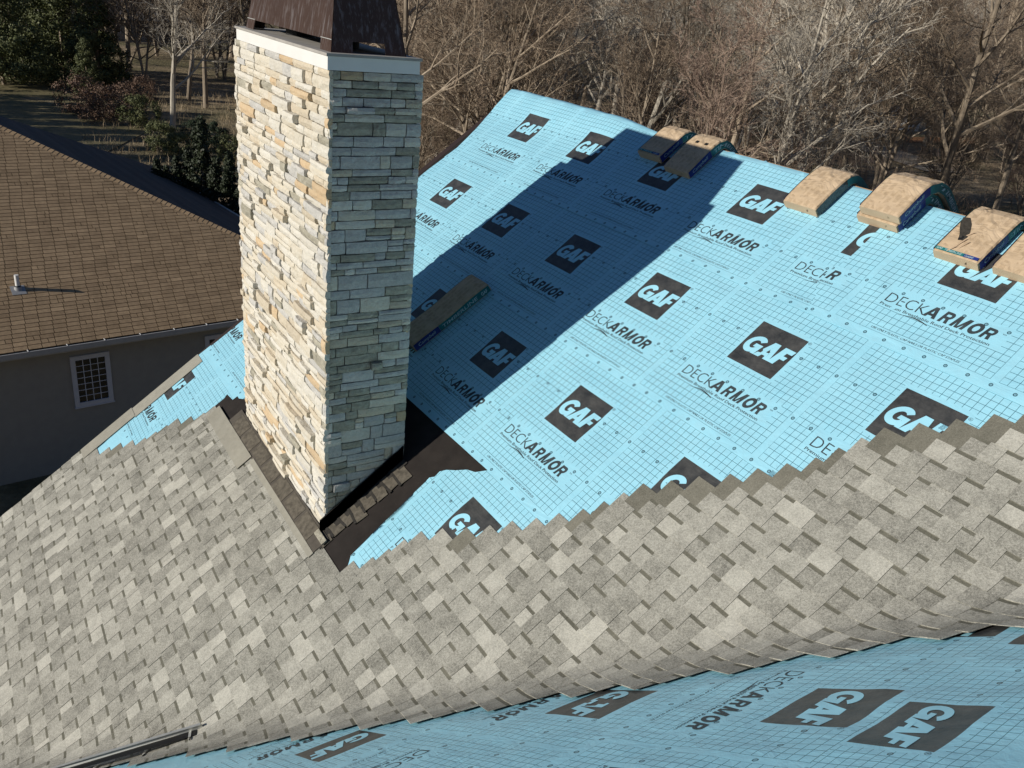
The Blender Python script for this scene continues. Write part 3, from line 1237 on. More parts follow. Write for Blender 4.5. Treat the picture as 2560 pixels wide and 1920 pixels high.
def ledge(fn, a0, a1, z0, z1, out, rough=1.0):
    """one split-face stone: a .. along the wall, z up, outwards by fn(a, depth, z)"""
    mb = MB()
    j = lambda s: rs.uniform(-s, s)
    g = 0.0022 if rough > .6 else 0.0036
    aa = [a0 + g, a0 + (a1 - a0) * .33, a0 + (a1 - a0) * .67, a1 - g]
    zz = [z0 + g, (z0 + z1) / 2, z1 - g]
    vs, idx = [], {}
    hgt = z1 - z0
    for iz, z in enumerate(zz):
        for ia, a in enumerate(aa):
            edge = (ia in (0, 3)) + (iz in (0, 2))
            d = out - 0.0060 * edge + j(0.0045 * rough)
            idx[(ia, iz)] = len(vs)
            vs.append(fn(a + (j(.003) if ia in (1, 2) else j(.0015)), d, z + j(.0026)))
    back = {}
    for k, (ia, iz) in enumerate([(0, 0), (3, 0), (3, 2), (0, 2)]):
        back[(ia, iz)] = len(vs)
        vs.append(fn(aa[ia], -0.03, zz[iz]))
    fs = []
    for iz in range(2):
        for ia in range(3):
            fs.append((idx[(ia, iz)], idx[(ia + 1, iz)], idx[(ia + 1, iz + 1)], idx[(ia, iz + 1)]))
    fs.append((back[(0, 0)], back[(3, 0)]) + tuple(idx[(ia, 0)] for ia in (3, 2, 1, 0)))
    fs.append((back[(3, 2)], back[(0, 2)]) + tuple(idx[(ia, 2)] for ia in (0, 1, 2, 3)))
    fs.append((back[(0, 2)], back[(0, 0)]) + tuple(idx[(0, iz)] for iz in (0, 1, 2)))
    fs.append((back[(3, 0)], back[(3, 2)]) + tuple(idx[(3, iz)] for iz in (2, 1, 0)))
    mb.add(vs, fs)
    return mb


front = lambda a, d, z: (a, CY0 - d, z)
right = lambda a, d, z: (CX1 + d, a, z)
leftf = lambda a, d, z: (CX0 - d, a, z)
backf = lambda a, d, z: (a, CY1 + d, z)
MW_SHADED = [0] * 8 + [1] * 8 + [2] * 34 + [3] * 8 + [4] * 1 + [5] * 26  # right face: darker, greyer mix, its shade put into the stone colours
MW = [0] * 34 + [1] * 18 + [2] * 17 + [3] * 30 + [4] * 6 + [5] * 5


def courses_for(fn, A0, A1, seed, base_of, wmin, wmax, face):
    r = random.Random(seed)
    z = ZT
    row = 0
    while z > roofz(CY0) - 0.02:
        h = r.choice([.050, .055, .058, .062, .066, .078, .098, .12]) if face == 'r' else r.choice([.042, .048, .052, .055, .058, .062, .066, .072, .090, .108])
        z0 = z - h
        a = A0
        first = True
        while a < A1 - 1e-4:
            w = r.uniform(wmin, wmax) * (0.6 if r.random() < .25 else 1.0)
            if first:
                w = r.uniform(.06, .2)
                first = False
            b = min(A1, a + w)
            if A1 - b < .05:
                b = A1
            out = max(0.0, r.gauss(0.010, 0.007)) if face != 'r' else max(0.004, r.gauss(0.010, 0.0025))
            if r.random() < (0.17 if face != 'r' else (.05 if b - a < .25 else 0)) and a > A0 + .01 and b < A1 - .01:
                out += r.uniform(.018, .042)
            mid = (a + b) / 2
            if z > base_of(mid):
                hs = [(z0, z)]
                if h > .09 and r.random() < .35:
                    s = z0 + h * r.uniform(.4, .6)
                    hs = [(z0, s), (s, z)]
                for k0, k1 in hs:
                    m = ledge(fn, a, b, k0, k1, out if len(hs) == 1 else out + r.uniform(0, .006), .55 if face == 'r' else .9)
                    P = Vector(fn(mid, 0, (k0 + k1) / 2))
                    d = (P - campos)
                    nrm = {'f': Vector((0, -1, 0)), 'r': Vector((1, 0, 0)), 'l': Vector((-1, 0, 0)), 'b': Vector((0, 1, 0))}[face]
                    wgt = (b - a) * (k1 - k0) * max(0, -d.normalized().dot(nrm)) / d.length_squared
                    stones.append((wgt, m, r.choice(MW_SHADED if face == 'r' else MW)))
            a = b
        z = z0
        row += 1


fbase = lambda a: roofz(CY0) + 0.005
courses_for(front, CX0 - .012, CX1 + .012, 3, fbase, .13, .46, 'f')
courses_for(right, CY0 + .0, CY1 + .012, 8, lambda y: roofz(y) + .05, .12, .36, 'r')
courses_for(leftf, CY0 + .0, CY1 + .012, 9, lambda y: roofz(y) - .05, .2, .45, 'l')
courses_for(backf, CX0, CX1, 10, lambda y: roofz(CY1) - .05, .3, .6, 'b')
stones.sort(key=lambda s: -s[0])
restm = [MB() for _ in STONES]
for i, (w, m, k) in enumerate(stones):
    if i < 300:
        m.build('stone', STONES[k], chim)
    else:
        restm[k].add(m.v, m.f)
allrest = MB()
for k, m in enumerate(restm):
    allrest.add(m.v, m.f, k)
o = allrest.build('stones', STONES, chim)
o["kind"] = "stuff"

# band and cap
BX0, BX1, BY0, BY1 = -8.225, -5.975, 2.250, 2.955
mb = MB()
mb.box(BX0, BX1, BY0, BY1, ZT + .001, ZT + .092)
mb.build('white_band', MAT['white'], chim)
mb = MB()
mb.box(BX0 - .012, BX1 + .012, BY0 - .012, BY1 + .012, ZT + .093, ZT + .112)
mb.build('cap', MAT['capstone'], chim)
# hood: leaning sheet-metal sides on corner legs
zc = ZT + .113
hb = [(-8.10, 2.30), (-6.045, 2.30), (-6.045, 2.875), (-8.10, 2.875)]
ht = [(-7.98, 2.40), (-6.23, 2.40), (-6.23, 2.80), (-7.98, 2.80)]
zt = CZ + 0.12
hood = MB()


def hp(i, f, z):
    """point on side i (i..i+1) at fraction f and height z"""
    k = (z - zc) / (zt - zc)
    a0 = Vector(hb[i]).lerp(Vector(ht[i]), k)
    a1 = Vector(hb[(i + 1) % 4]).lerp(Vector(ht[(i + 1) % 4]), k)
    p = a0.lerp(a1, f)
    return Vector((p.x, p.y, z))


for i in range(4):
    zo = zc + .075
    leg = .105 if i % 2 == 0 else .28
    nrm = Vector([(0, -1, 0), (1, 0, 0), (0, 1, 0), (-1, 0, 0)][i])
    for (f0, f1, z0, z1) in ((0, leg, zc, zo), (1 - leg, 1, zc, zo), (0, 1, zo, zt)):
        q = [hp(i, f0, z0), hp(i, f1, z0), hp(i, f1, z1), hp(i, f0, z1)]
        inn = [p - nrm * .006 for p in q]
        hood.add(q + inn, BOXF_ := [(0, 1, 2, 3), (7, 6, 5, 4), (0, 4, 5, 1), (1, 5, 6, 2), (2, 6, 7, 3), (3, 7, 4, 0)])
tp = [Vector((*p, zt + .001)) for p in ht]
hood.add(tp + [p + Vector((0, 0, .01)) for p in tp], [(3, 2, 1, 0), (4, 5, 6, 7), (0, 1, 5, 4), (1, 2, 6, 5), (2, 3, 7, 6), (3, 0, 4, 7)])
hood.build('hood', MAT['bronze'], chim)
# seams where the legs meet the side
mb = MB()
for f0, f1 in ((0, .105), (.895, 1)):
    q = [hp(0, f0, zc + .078), hp(0, f1, zc + .078), hp(0, f1, zc + .083), hp(0, f0, zc + .083)]
    mb.add([p + Vector((0, -.003, 0)) for p in q] + [p + Vector((0, .001, 0)) for p in q], [(0, 1, 2, 3), (7, 6, 5, 4), (0, 4, 5, 1), (1, 5, 6, 2), (2, 6, 7, 3), (3, 7, 4, 0)])
mb.build('hood_seam', MAT['alum'], chim)
mb = MB()
tube(mb, [(-7.55, 2.60, zc), (-7.55, 2.60, zc + .30)], [.12, .12], 20)
tube(mb, [(-6.55, 2.60, zc), (-6.55, 2.60, zc + .30)], [.11, .11], 20)
mb.build('flue', MAT['black'], chim)

# flashing round the foot
mb = MB()
mb.hexa(lambda a, b, c: P1(a, b, c), CX0 - .12, CX1 + .16, -1.075, -0.88, 0.016, 0.020, 0, na=1)
mb.build('apron_flashing', MAT['taupe'], chim)
mb = MB()
for i in range(7):
    a = -8.35 + i * .34
    mb.hexa(lambda aa, b, c: P1(aa, b, c), a, a + .30, -1.06 + rs.uniform(0, .03), -0.90, 0.021, 0.024, 0, na=1)
mb.build('flashing_laps', MAT['old'], chim)
mb = MB()
for s in (0, 1):
    x0 = CX1 + .012
    vv = [-0.93, 0.03]
    mb.hexa(lambda a, b, c: P1raw(b, a, 0) + Vector((0, 0, c)), vv[0], vv[1], x0, x0 + .014, -0.02, 0.15, 0, na=1)
mb.hexa(lambda a, b, c: P1(b, a, c), -0.98, 0.05, CX1 - .02, CX1 + .10, 0.010, 0.013, 0, na=1)
mb.build('side_flashing', MAT['olddark'], chim)
v = -0.99
i = 0
while v < 0.14:
    if not (-0.08 < v < 0.02):
        w = rs.uniform(.15, .25) if v < -.1 else .11
        rot = rs.uniform(-.10, .10)
        x0_ = CX1 + (.035 if v < -.1 else .12)
        cv = v + .067
        def fr(a, b, c, x0_=x0_, cv=cv, rot=rot, i=i):
            x = a * math.cos(rot) - b * math.sin(rot)
            y = a * math.sin(rot) + b * math.cos(rot)
            e = .012 * noise.noise(Vector((a * 9, b * 9, i * 3.3)))
            return P1(x0_ + x + e * (a > .05), cv + y + e, c - b * .05)
        mb = MB()
        mb.hexa(fr, 0, w, -.052, .064, .010, .0135, 0, na=6)
        mb.build('old_step_flashing', MAT['old'], house)
        mb = MB()
        mb.hexa(fr, -.02, w + rs.uniform(-.03, .02), -.070, -.046, .008, .0165, 0, na=7)
        mb.build('torn_shingle_edge', MAT['olddark'], house)
    v += .128 + rs.uniform(-.012, .012)
    i += 1
# loose chip of mortar at the foot of the front corner
mb = MB()
mb.hexa(lambda a, b, c: P1(a, b, c), -5.99, -5.80, -.955, -.90, .03, .045, 0, na=3)
mb.build('mortar_chip', STONES[5], chim)

# ------------------------------------------------------------------ bundles of shingles
def add_bundle(u0, u1, vlow, length, label, over=True, stack=0.0, handles=False, torn=False, label_front=False, side='full', skew=0.0, name='shingle_bundle', endrot=0, whiteside=False):
    """a wrapped bundle: rests on the slope with its lower end at vlow and bends over the ridge"""
    w = u1 - u0
    th_ = 0.088
    ridge = P1raw(0, VR, 0)
    low = P1raw(0, vlow, 0.012)
    dx, dz = ridge.y - low.y, ridge.z - low.z
    ex = 1.45

    def prof(y):
        """height above the ridge for offset y from the ridge line"""
        e = 0.05
        kk = (dz + 0.008) / (math.sqrt(dx * dx + e * e) - e)
        return 0.008 - kk * (math.sqrt(y * y + e * e) - e)

    if over:
        # walk the profile by arc length from the lower end
        samples = [(-dx, prof(-dx))]
        y = -dx
        L = 0
        arc = [0.0]
        while L < length:
            y += 0.01
            z = prof(y)
            L += math.hypot(.01, z - samples[-1][1])
            samples.append((y, z))
            arc.append(L)

        def path(s):
            s = max(0, min(length, s))
            lo, hi = 0, len(arc) - 1
            while hi - lo > 1:
                md = (lo + hi) // 2
                if arc[md] <= s:
                    lo = md
                else:
                    hi = md
            f = (s - arc[lo]) / max(1e-6, arc[hi] - arc[lo])
            y = samples[lo][0] + (samples[hi][0] - samples[lo][0]) * f
            z = samples[lo][1] + (samples[hi][1] - samples[lo][1]) * f
            ty, tz = samples[hi][0] - samples[lo][0], samples[hi][1] - samples[lo][1]
            ln = math.hypot(ty, tz)
            return Vector((0, ridge.y + y, ridge.z + z)), Vector((0, -tz / ln, ty / ln))
    else:
        def path(s):
            p = P1raw(0, vlow + s, 0.014)
            return Vector((0, p.y, p.z)), N1.copy()

    def fn(s, x, h):
        p, n = path(s)
        sag = 0.006 * math.sin(s * 9 + u0 * 5) * (h / th_)
        q = p + n * (h + stack + sag)
        q.x = u0 + x + skew * (s - length / 2)
        if not over and endrot:
            q.x += endrot * (s - length / 2)
        return q

    root = thing(name, label, 'bundle', tuple(fn(0, w / 2, 0)), 'shingle bundles along the ridge' if over else None)
    loc = root.location.copy()

    def g(s, x, h):
        return fn(s, x, h) - loc

    NS, NX = 26, 6
    vs, uvs, fs, mi = [], [], [], []
    ring = []
    rb = random.Random(int(abs(u0) * 1000) + int(stack * 1e4))
    # rounded cross-section points (x, h)
    r = 0.010
    sec = [(0, 0), (w, 0), (w + .002, th_ * .5), (w, th_ - r), (w - r, th_), (w * .72, th_ + .002), (w * .5, th_ + .003), (w * .28, th_ + .001), (r, th_), (0, th_ - r), (-.002, th_ * .5)]
    for i in range(NS + 1):
        s = length * i / NS
        e = 0.0
        if i == 0 or i == NS:
            e = 0.006
        for (x, h) in sec:
            jj = rb.uniform(-.0016, .0016)
            hh = h * (1 - e / th_) if h > th_ * .6 else h
            vs.append(g(s, x + jj + (e if x < w / 2 else -e) * .6, hh + jj))
            uvs.append((s, x + h))
    k = len(sec)
    for i in range(NS):
        for j in range(k):
            j2 = (j + 1) % k
            fs.append((i * k + j, (i + 1) * k + j, (i + 1) * k + j2, i * k + j2))
            mi.append(0)
    fs.append(tuple(range(k)))
    fs.append(tuple(NS * k + j for j in range(k - 1, -1, -1)))
    mi += [1, 1]
    mesh_obj('wrapper', vs, fs, [MAT['kraft'], MAT['kraftplain']], root, idx=mi, uvs=uvs)
    # printed bands on the right flank (and the left one)
    def flank(name, s0, s1, x, m, z0=.008, z1=.080, par=root):
        mb = MB()
        n = max(2, int((s1 - s0) / .04))
        o = .0035
        for i in range(n):
            a, b = s0 + (s1 - s0) * i / n, s0 + (s1 - s0) * (i + 1) / n
            q = [g(a, x, z0), g(b, x, z0), g(b, x, z1), g(a, x, z1)]
            mb.add(q, [(0, 1, 2, 3)])
        return mb.build(name, MAT[m], par)
    xr = w + .006
    if side == 'full':
        bl = flank('blue_label', 0.01, 0.33 * length, xr, 'blue')
        tl = flank('teal_label', 0.33 * length + .002, length - .01, xr, 'teal')
        mb = MB()
        fl = lambda a, b, l: g(a, xr + .0015 + l, b)
        put_text(mb, fl, "TIMBERLINE", 0.37 * length, 0.024, 0.46 * length, 0.038, 0.01, 0.15, 0, 0)
        mb.build('label_lettering', MAT['paleprint'], tl)
        mb = MB()
        put_text(mb, fl, "GAF", 0.88 * length, 0.024, 0.08 * length, 0.038, 0.02, 0.15, 0, 0)
        mb.build('label_lettering', MAT['paleprint'], tl)
        mb = MB()
        put_text(mb, fl, "Campbell", 0.06 * length, 0.03, 0.22 * length, 0.034, 0.0, 0.2, 0, 0)
        mb.build('label_lettering', MAT['paleprint'], bl)
    elif side == 'film':
        flank('plastic_film', 0.01, 0.40 * length, xr, 'film', .003, .084)
        flank('teal_label', 0.40 * length, length - .01, xr, 'teal')
    flank('blue_label', 0.02, 0.3 * length, -.007, 'blue')
    flank('teal_label', 0.3 * length + .002, length - .02, -.007, 'teal')
    if label_front:
        mb = MB()
        top = lambda a, b, l: g(b, a, th_ + .005 + l)
        for i in range(6):
            a, b = .012 + (w - .024) * i / 6, .012 + (w - .024) * (i + 1) / 6
            mb.add([top(a, .012, 0), top(b, .012, 0), top(b, .040, 0), top(a, .040, 0)], [(0, 1, 2, 3)], 0 if i < 4 else 1)
        el = mb.build('end_label', [MAT['teal'], MAT['blue']], root)
        mb = MB()
        put_text(mb, top, "GAF", .022, .018, .045, .017, .01, 0, 2, .0015)
        put_text(mb, top, "TIMBERLINE", .085, .018, .135, .017, .0, .1, 2, .0015)
        put_text(mb, top, "Campbell", .245, .018, .065, .017, .0, .1, 2, .0015)
        o_ = mb.build('label_lettering', [MAT['teal'], MAT['blue'], MAT['paleprint']], el)
        o_['kind'] = 'stuff'
    topf = lambda a, b: g(b, a, th_ + .006)
    if handles:
        for hx in (.30, .66):
            mb = MB()
            s0 = length * .37
            q = [topf(w * hx, s0), topf(w * hx + .042, s0), topf(w * hx + .042, s0 + .030), topf(w * hx, s0 + .030)]
            mb.add(q, [(0, 1, 2, 3)])
            mb.build('handle_hole', MAT['black'], root)
    if torn:
        for k2, (ta, tb) in enumerate([([(-.004, .43), (.045, .44), (.095, .385), (.135, .31), (.150, .255), (.140, .215), (.105, .222), (.080, .27), (.045, .32), (.015, .37)], 0),
                                       ([(.05, .53), (.10, .58), (.15, .60), (.13, .585), (.085, .55)], 0)]):
            q = [topf(a, b - .07) for a, b in ta]
            mb = MB()
            mb.add(q, [tuple(range(len(q)))], 0, .3)
            mb.build('torn_patch', MAT['torn'], root)
        mb = MB()
        q = [topf(a, b - .07) + Vector((0, 0, .002)) for a, b in [(.11, .262), (.135, .25), (.128, .215), (.108, .208), (.098, .232), (.118, .236)]]
        mb.add(q, [tuple(range(6))])
        mb.build('torn_edge', MAT['black'], root)
        mb = MB()
        for (xa, sa, ln) in ((.12, .06, .10), (.155, .07, .07), (.10, .02, .05), (.13, .20, .04)):
            q = [topf(xa, sa), topf(xa + .012, sa), topf(xa + .05, sa + ln), topf(xa + .03, sa + ln)]
            mb.add([q[0], q[1], q[2] + Vector((0, 0, .012)), q[3] + Vector((0, 0, .004))], [(0, 1, 2, 3)])
        mb.build('torn_paper', MAT['kraftplain'], root)
    # slit in the end face
    mb = MB()
    q = [g(-.003, w * .70, .030), g(-.003, w * .745, .034), g(-.003, w * .76, .060), g(-.003, w * .71, .052)]
    mb.add(q, [(0, 1, 2, 3)])
    mb.build('handle_hole', MAT['black'], root)
    return root


add_bundle(-7.085, -6.735, 4.025, 0.98, 'brown paper shingle bundle, leftmost on the ridge, lower half in the chimney shadow', label_front=True)
add_bundle(-6.585, -6.225, 3.945, 0.99, 'brown shingle bundle with two handle holes, half in shadow, second along the ridge', handles=True)
add_bundle(-5.02, -4.66, 3.975, 0.97, 'sunlit shingle bundle with plain smooth paper and torn black film on its flank', side='film')
add_bundle(-4.315, -3.935, 4.060, 0.99, 'lower shingle bundle of the stack of two on the ridge')
add_bundle(-4.275, -3.905, 4.075, 0.99, 'upper shingle bundle of the stack of two, with two handle holes', stack=0.098, handles=True)
add_bundle(-3.535, -3.175, 3.945, 0.99, 'torn shingle bundle with a dark hole in its paper', torn=True, label_front=True)
add_bundle(-3.085, -2.725, 3.965, 0.99, 'rightmost shingle bundle on the ridge, beside the torn one')
add_bundle(-7.42, -7.06, 0.86, 0.99, 'dusty shingle bundle lying flat in the chimney shadow on the blue sheet', over=False, endrot=0.06)

# ------------------------------------------------------------------ neighbouring house
NH = thing('neighbour_house', 'neighbouring house with brown shingled hip roof and grey wall in shade', 'house', (0, 0, 0))
dN = Vector((-0.128155, 0.991754, 0))
pN = Vector((-0.991754, -0.128155, 0))
CN = Vector((-22.906, 10.236, CZ - 8.79))
TN = 0.475
cN, sN = 1 / math.sqrt(1 + TN * TN), TN / math.sqrt(1 + TN * TN)
nF = Vector((0, 0, cN)) - pN * sN                       # normal of the brown slope
LEN = 26.0
HW = 9.717                                             # half depth of the house


def NR(a, s, h=0.0):
    """a along the eave (0 at the far corner, negative towards us), s up the slope, h off it"""
    return CN + dN * a + pN * (s * cN) + Vector((0, 0, s * sN)) + nF * h


rtop = HW / cN
mb = MB()
mb.add([NR(-LEN, 0, -.03), NR(0, 0, -.03), NR(-HW, rtop, -.03), NR(-LEN, rtop, -.03),
        NR(-LEN, 0, -.12), NR(0, 0, -.12), NR(-HW, rtop, -.12), NR(-LEN, rtop, -.12)],
       [(0, 1, 2, 3), (7, 6, 5, 4), (0, 4, 5, 1), (2, 6, 7, 3), (3, 7, 4, 0)])
mb.build('roof', MAT['darkedge'], NH)
# hip end and rear slope
HE = lambda b, s, h=0: CN + pN * b - dN * (s * cN) + Vector((0, 0, s * sN)) + (dN * sN + Vector((0, 0, cN))) * h
mb = MB()
n = 40
for i in range(n):
    s0, s1 = rtop * i / n, rtop * (i + 1) / n
    f = lambda s: s * cN
    a = [HE(f(s0), s0, -.002 + .012), HE(2 * HW - f(s0), s0, .010), HE(2 * HW - f(s1), s1, 0), HE(f(s1), s1, 0)]
    mb.add(a + [p - Vector((0, 0, .03)) for p in a[:2]], [(0, 1, 2, 3), (0, 4, 5, 1)], 0, rs.uniform(.35, .65))
r0 = NR(-HW, rtop)
mb.add([NR(-HW, rtop), CN + pN * 2 * HW, CN + pN * 2 * HW - dN * LEN, NR(-LEN, rtop)], [(0, 1, 2, 3)])
mb.build('hip_end_roof', MAT['shadeshingle'], NH)
# walls
wallz = CN.z - 0.28
mb = MB()
wa = [CN + pN * .45 - dN * (LEN - .3), CN + pN * .45 - dN * .45, CN + pN * (2 * HW - .45) - dN * .45, CN + pN * (2 * HW - .45) - dN * (LEN - .3)]
for i in range(3):
    p, q = wa[i].copy(), wa[i + 1].copy()
    p.z = q.z = wallz + .16
    mb.add([p, q, Vector((q.x, q.y, 0)), Vector((p.x, p.y, 0))], [(3, 2, 1, 0)])
mb.build('wall', MAT['wallgrey'], NH)
mb = MB()
hx = lambda a, b, c: CN + dN * a + pN * b + Vector((0, 0, c))
mb.hexa(hx, -LEN, .02, .0, .46, -.20, -.17)
mb.hexa(hx, -LEN, .02, .02, .05, -.20, -.02)
mb.build('fascia', MAT['gutter'], NH)
# gutter
mb = MB()
mb.hexa(hx, -LEN, .05, -.105, -.100, -.115, .0)
mb.hexa(hx, -LEN, .05, -.105, -.002, -.125, -.115)
mb.hexa(hx, -LEN, .05, -.012, -.002, -.115, -.03)
mb.hexa(hx, -LEN, .05, -.085, -.020, -.150, -.126)
gut = mb.build('gutter', MAT['gutter'], NH)
mb = MB()
mb.hexa(hx, -LEN, .05, -.108, -.094, .001, .009)
mb.build('gutter_lip', MAT['white'], gut)
a = -13.0
while a < 0:
    mb = MB()
    mb.hexa(hx, a, a + .02, -.104, .01, .010, .020)
    mb.build('gutter_hanger', MAT['white'], gut)
    a += .86
# hip end gutter
mb = MB()
hy = lambda a, b, c: CN + pN * a + dN * b + Vector((0, 0, c))
mb.hexa(hy, 0, 2 * HW, .0, .10, -.12, .012)
mb.build('gutter', MAT['gutter'], NH)
# three-tab shingles
EX2 = 0.143
rn = random.Random(11)
tabs, far = [], []
row = 0
s = 0.0
while s < rtop:
    aend = -(s + EX2 * .5) * cN
    ast = -10.9 + 0.24 * s
    a = aend - 0.02 - ((row * 0.152) % 0.914)
    segs = []
    b = aend
    first = (0.30 + (row * 0.152 + rn.uniform(0, .03)) % 0.61)
    while b > ast:
        a = b - first
        first = 0.914
        segs.append((a, b))
        b = a
    tabs += [(a, b, s) for a, b in segs]
    s += EX2
    row += 1
tabs.sort(key=lambda q: (NR(q[0], q[2]) - campos).length)
far = MB()
for i, (a, b, s) in enumerate(tabs):
    mb = MB() if i < 300 else far
    nt = max(1, int(round((b - a) / .305)))
    for k2 in range(nt):
        x0, x1 = a + (b - a) * k2 / nt, a + (b - a) * (k2 + 1) / nt
        if rn.random() < .10 and nt > 1:
            xm = x0 + (x1 - x0) * rn.uniform(.35, .65)
            parts = [(x0, xm), (xm, x1)]
        else:
            parts = [(x0, x1)]
        for y0_, y1_ in parts:
            tn = .5 + rn.uniform(-.10, .10) + (.12 if rn.random() < .06 else 0)
            jit = rn.uniform(-.003, .003)
            mb.hexa(lambda p, q, r: NR(p, s + q, r - q * .055), y0_ + .008, y1_ - .008, 0.011 + jit, EX2 + .004, .006, .017, 0, tn)
    if i < 300:
        mb.build('shingle', MAT['brownshingle'], NH)
o = far.build('shingles', MAT['brownshingle'], NH)
o["kind"] = "stuff"
# the rest of the slope outside the picture
mb = MB()
s = 0.0
while s < rtop - .01:
    a1 = -10.9 + 0.24 * s - .9
    mb.hexa(lambda p, q, r: NR(p, s + q, r - q * .055), -LEN, a1, 0, EX2 * 4, .004, .012, 0, .5)
    s += EX2 * 4
o = mb.build('shingles', MAT['brownshingle'], NH)
o["kind"] = "stuff"
# hip caps
hipdir = (pN - dN + Vector((0, 0, TN)))
hl = hipdir.length * HW
hipdir.normalize()
hs1 = (-hipdir).cross(nF).normalized()
if hs1.dot(dN) > 0:
    hs1 = -hs1
nE = (dN * sN + Vector((0, 0, cN)))
hs2 = hipdir.cross(nE).normalized()
if hs2.dot(pN) < 0:
    hs2 = -hs2
nb_ = (nF + nE).normalized()
k = 0
d = 0.0
while d < hl - .1:
    mb = MB()
    c0 = CN + hipdir * d + nb_ * .030
    c1 = CN + hipdir * (d + .20) + nb_ * .016
    w = .15
    q = [c0 + hs1 * w - nb_ * .010, c0 + nb_ * .006, c0 + hs2 * w - nb_ * .010, c1 + hs1 * w - nb_ * .010, c1 + nb_ * .006, c1 + hs2 * w - nb_ * .010]
    ql = [p - nb_ * .010 for p in q[:3]]
    mb.add(q + ql, [(0, 1, 4, 3), (1, 2, 5, 4), (6, 7, 1, 0), (7, 8, 2, 1)], 0, .5 + rn.uniform(-.08, .10))
    mb.build('hip_cap_shingle', MAT['brownshingle'], NH)
    d += .148
    k += 1
# windows
def nwin(a0, a1, z0, z1, cols, rows, off=.45):
    W = lambda a, b, c: CN + dN * a + pN * (off - b) + Vector((0, 0, c))
    t = .115
    mb = MB()
    mb.hexa(W, a0, a1, .0, .05, z0, z0 + t)
    mb.hexa(W, a0, a1, .0, .05, z1 - t, z1)
    mb.hexa(W, a0, a0 + t, .0, .05, z0 + t, z1 - t)
    mb.hexa(W, a1 - t, a1, .0, .05, z0 + t, z1 - t)
    mb.hexa(W, a0 - .02, a1 + .02, .0, .065, z0 - .03, z0 - .001)
    win = mb.build('window', MAT['frame'], NH)
    A0, A1, Z0, Z1 = a0 + t, a1 - t, z0 + t, z1 - t
    mb = MB()
    mb.hexa(W, A0 - .01, A1 + .01, .004, .012, Z0 - .01, Z1 + .01)
    mb.build('glass_pane', MAT['glass'], win)
    mb = MB()
    for i in range(1, cols):
        x = A0 + (A1 - A0) * i / cols
        mb.hexa(W, x - .009, x + .009, .014, .026, Z0, Z1)
    for i in range(1, rows):
        z = Z0 + (Z1 - Z0) * i / rows
        mb.hexa(W, A0, A1, .014, .025, z - .008, z + .008)
    mb.build('muntin_grid', MAT['frame'], win)


nwin(-8.575, -7.64, -1.935, -0.52, 4, 7)
nwin(-5.145, -4.20, -1.935, -0.53, 4, 7)
# vent pipe
vp = NR(-9.243, 1.8986 / cN, .01)
mb = MB()
tube(mb, [vp + Vector((0, 0, -.05)), vp + Vector((0, 0, .36))], [.052, .052], 20)
pipe = mb.build('vent_pipe', MAT['pvc'], NH, smooth=False)
mb = MB()
tube(mb, [vp + Vector((0, 0, -.04)), vp + Vector((0, 0, .06))], [.105, .075], 20)
mb.hexa(lambda p, q, r: NR(p, q, r), -9.243 - .17, -9.243 + .15, 1.8986 / cN - .22, 1.8986 / cN + .1, .014, .02)
mb.build('flashing_boot', MAT['lead'], pipe)
mb = MB()
tube(mb, [vp + Vector((0, 0, .06)), vp + Vector((0, 0, .082))], [.078, .062], 20)
mb.build('rubber_collar', MAT['black'], pipe)

# ------------------------------------------------------------------ ground and hills
def gz(x, y):
    r = math.hypot(x + 20, y - 20)
    b = 0.35 * noise.noise(Vector((x * .03, y * .03, 1)))
    k = max(0, (r - 175) / 220)
    return b * min(1, max(0, (math.hypot(x + 10, y - 3) - 18) / 25)) + 46 * min(1.4, k) ** 1.25


gv, gf = [], []
NA, NRR = 96, 60
rad = [0] + [3 + 2200 * (i / NRR) ** 2.6 for i in range(1, NRR + 1)]
for i, r in enumerate(rad):
    for j in range(NA):
        a = 2 * math.pi * j / NA
        x, y = -15 + r * math.cos(a), 5 + r * math.sin(a)
        gv.append((x, y, gz(x, y) if r < 1500 else 40))
for i in range(NRR):
    for j in range(NA):
        j2 = (j + 1) % NA
        gf.append((i * NA + j, (i + 1) * NA + j, (i + 1) * NA + j2, i * NA + j2))
g = mesh_obj('ground', gv, gf, [MAT['ground'], MAT['hill']], None, idx=[0 if rad[i] < 215 else 1 for i in range(NRR) for j in range(NA)], smooth=True)
struct(g)


def ground_ray(px, py, z=0.0):
    d = Vector(R0) * ((px - 1280) / F_PX) + Vector(R1) * ((py - 960) / F_PX) + Vector(R2)
    t = (z - CZ) / d.z
    return campos + d * t


def patch(name, pix, mat, lift):
    pts = [ground_ray(*p) for p in pix]
    vs = [(p.x, p.y, gz(p.x, p.y) + lift) for p in pts]
    o = mesh_obj(name, vs, [tuple(range(len(vs)))], MAT[mat])
    return struct(o)


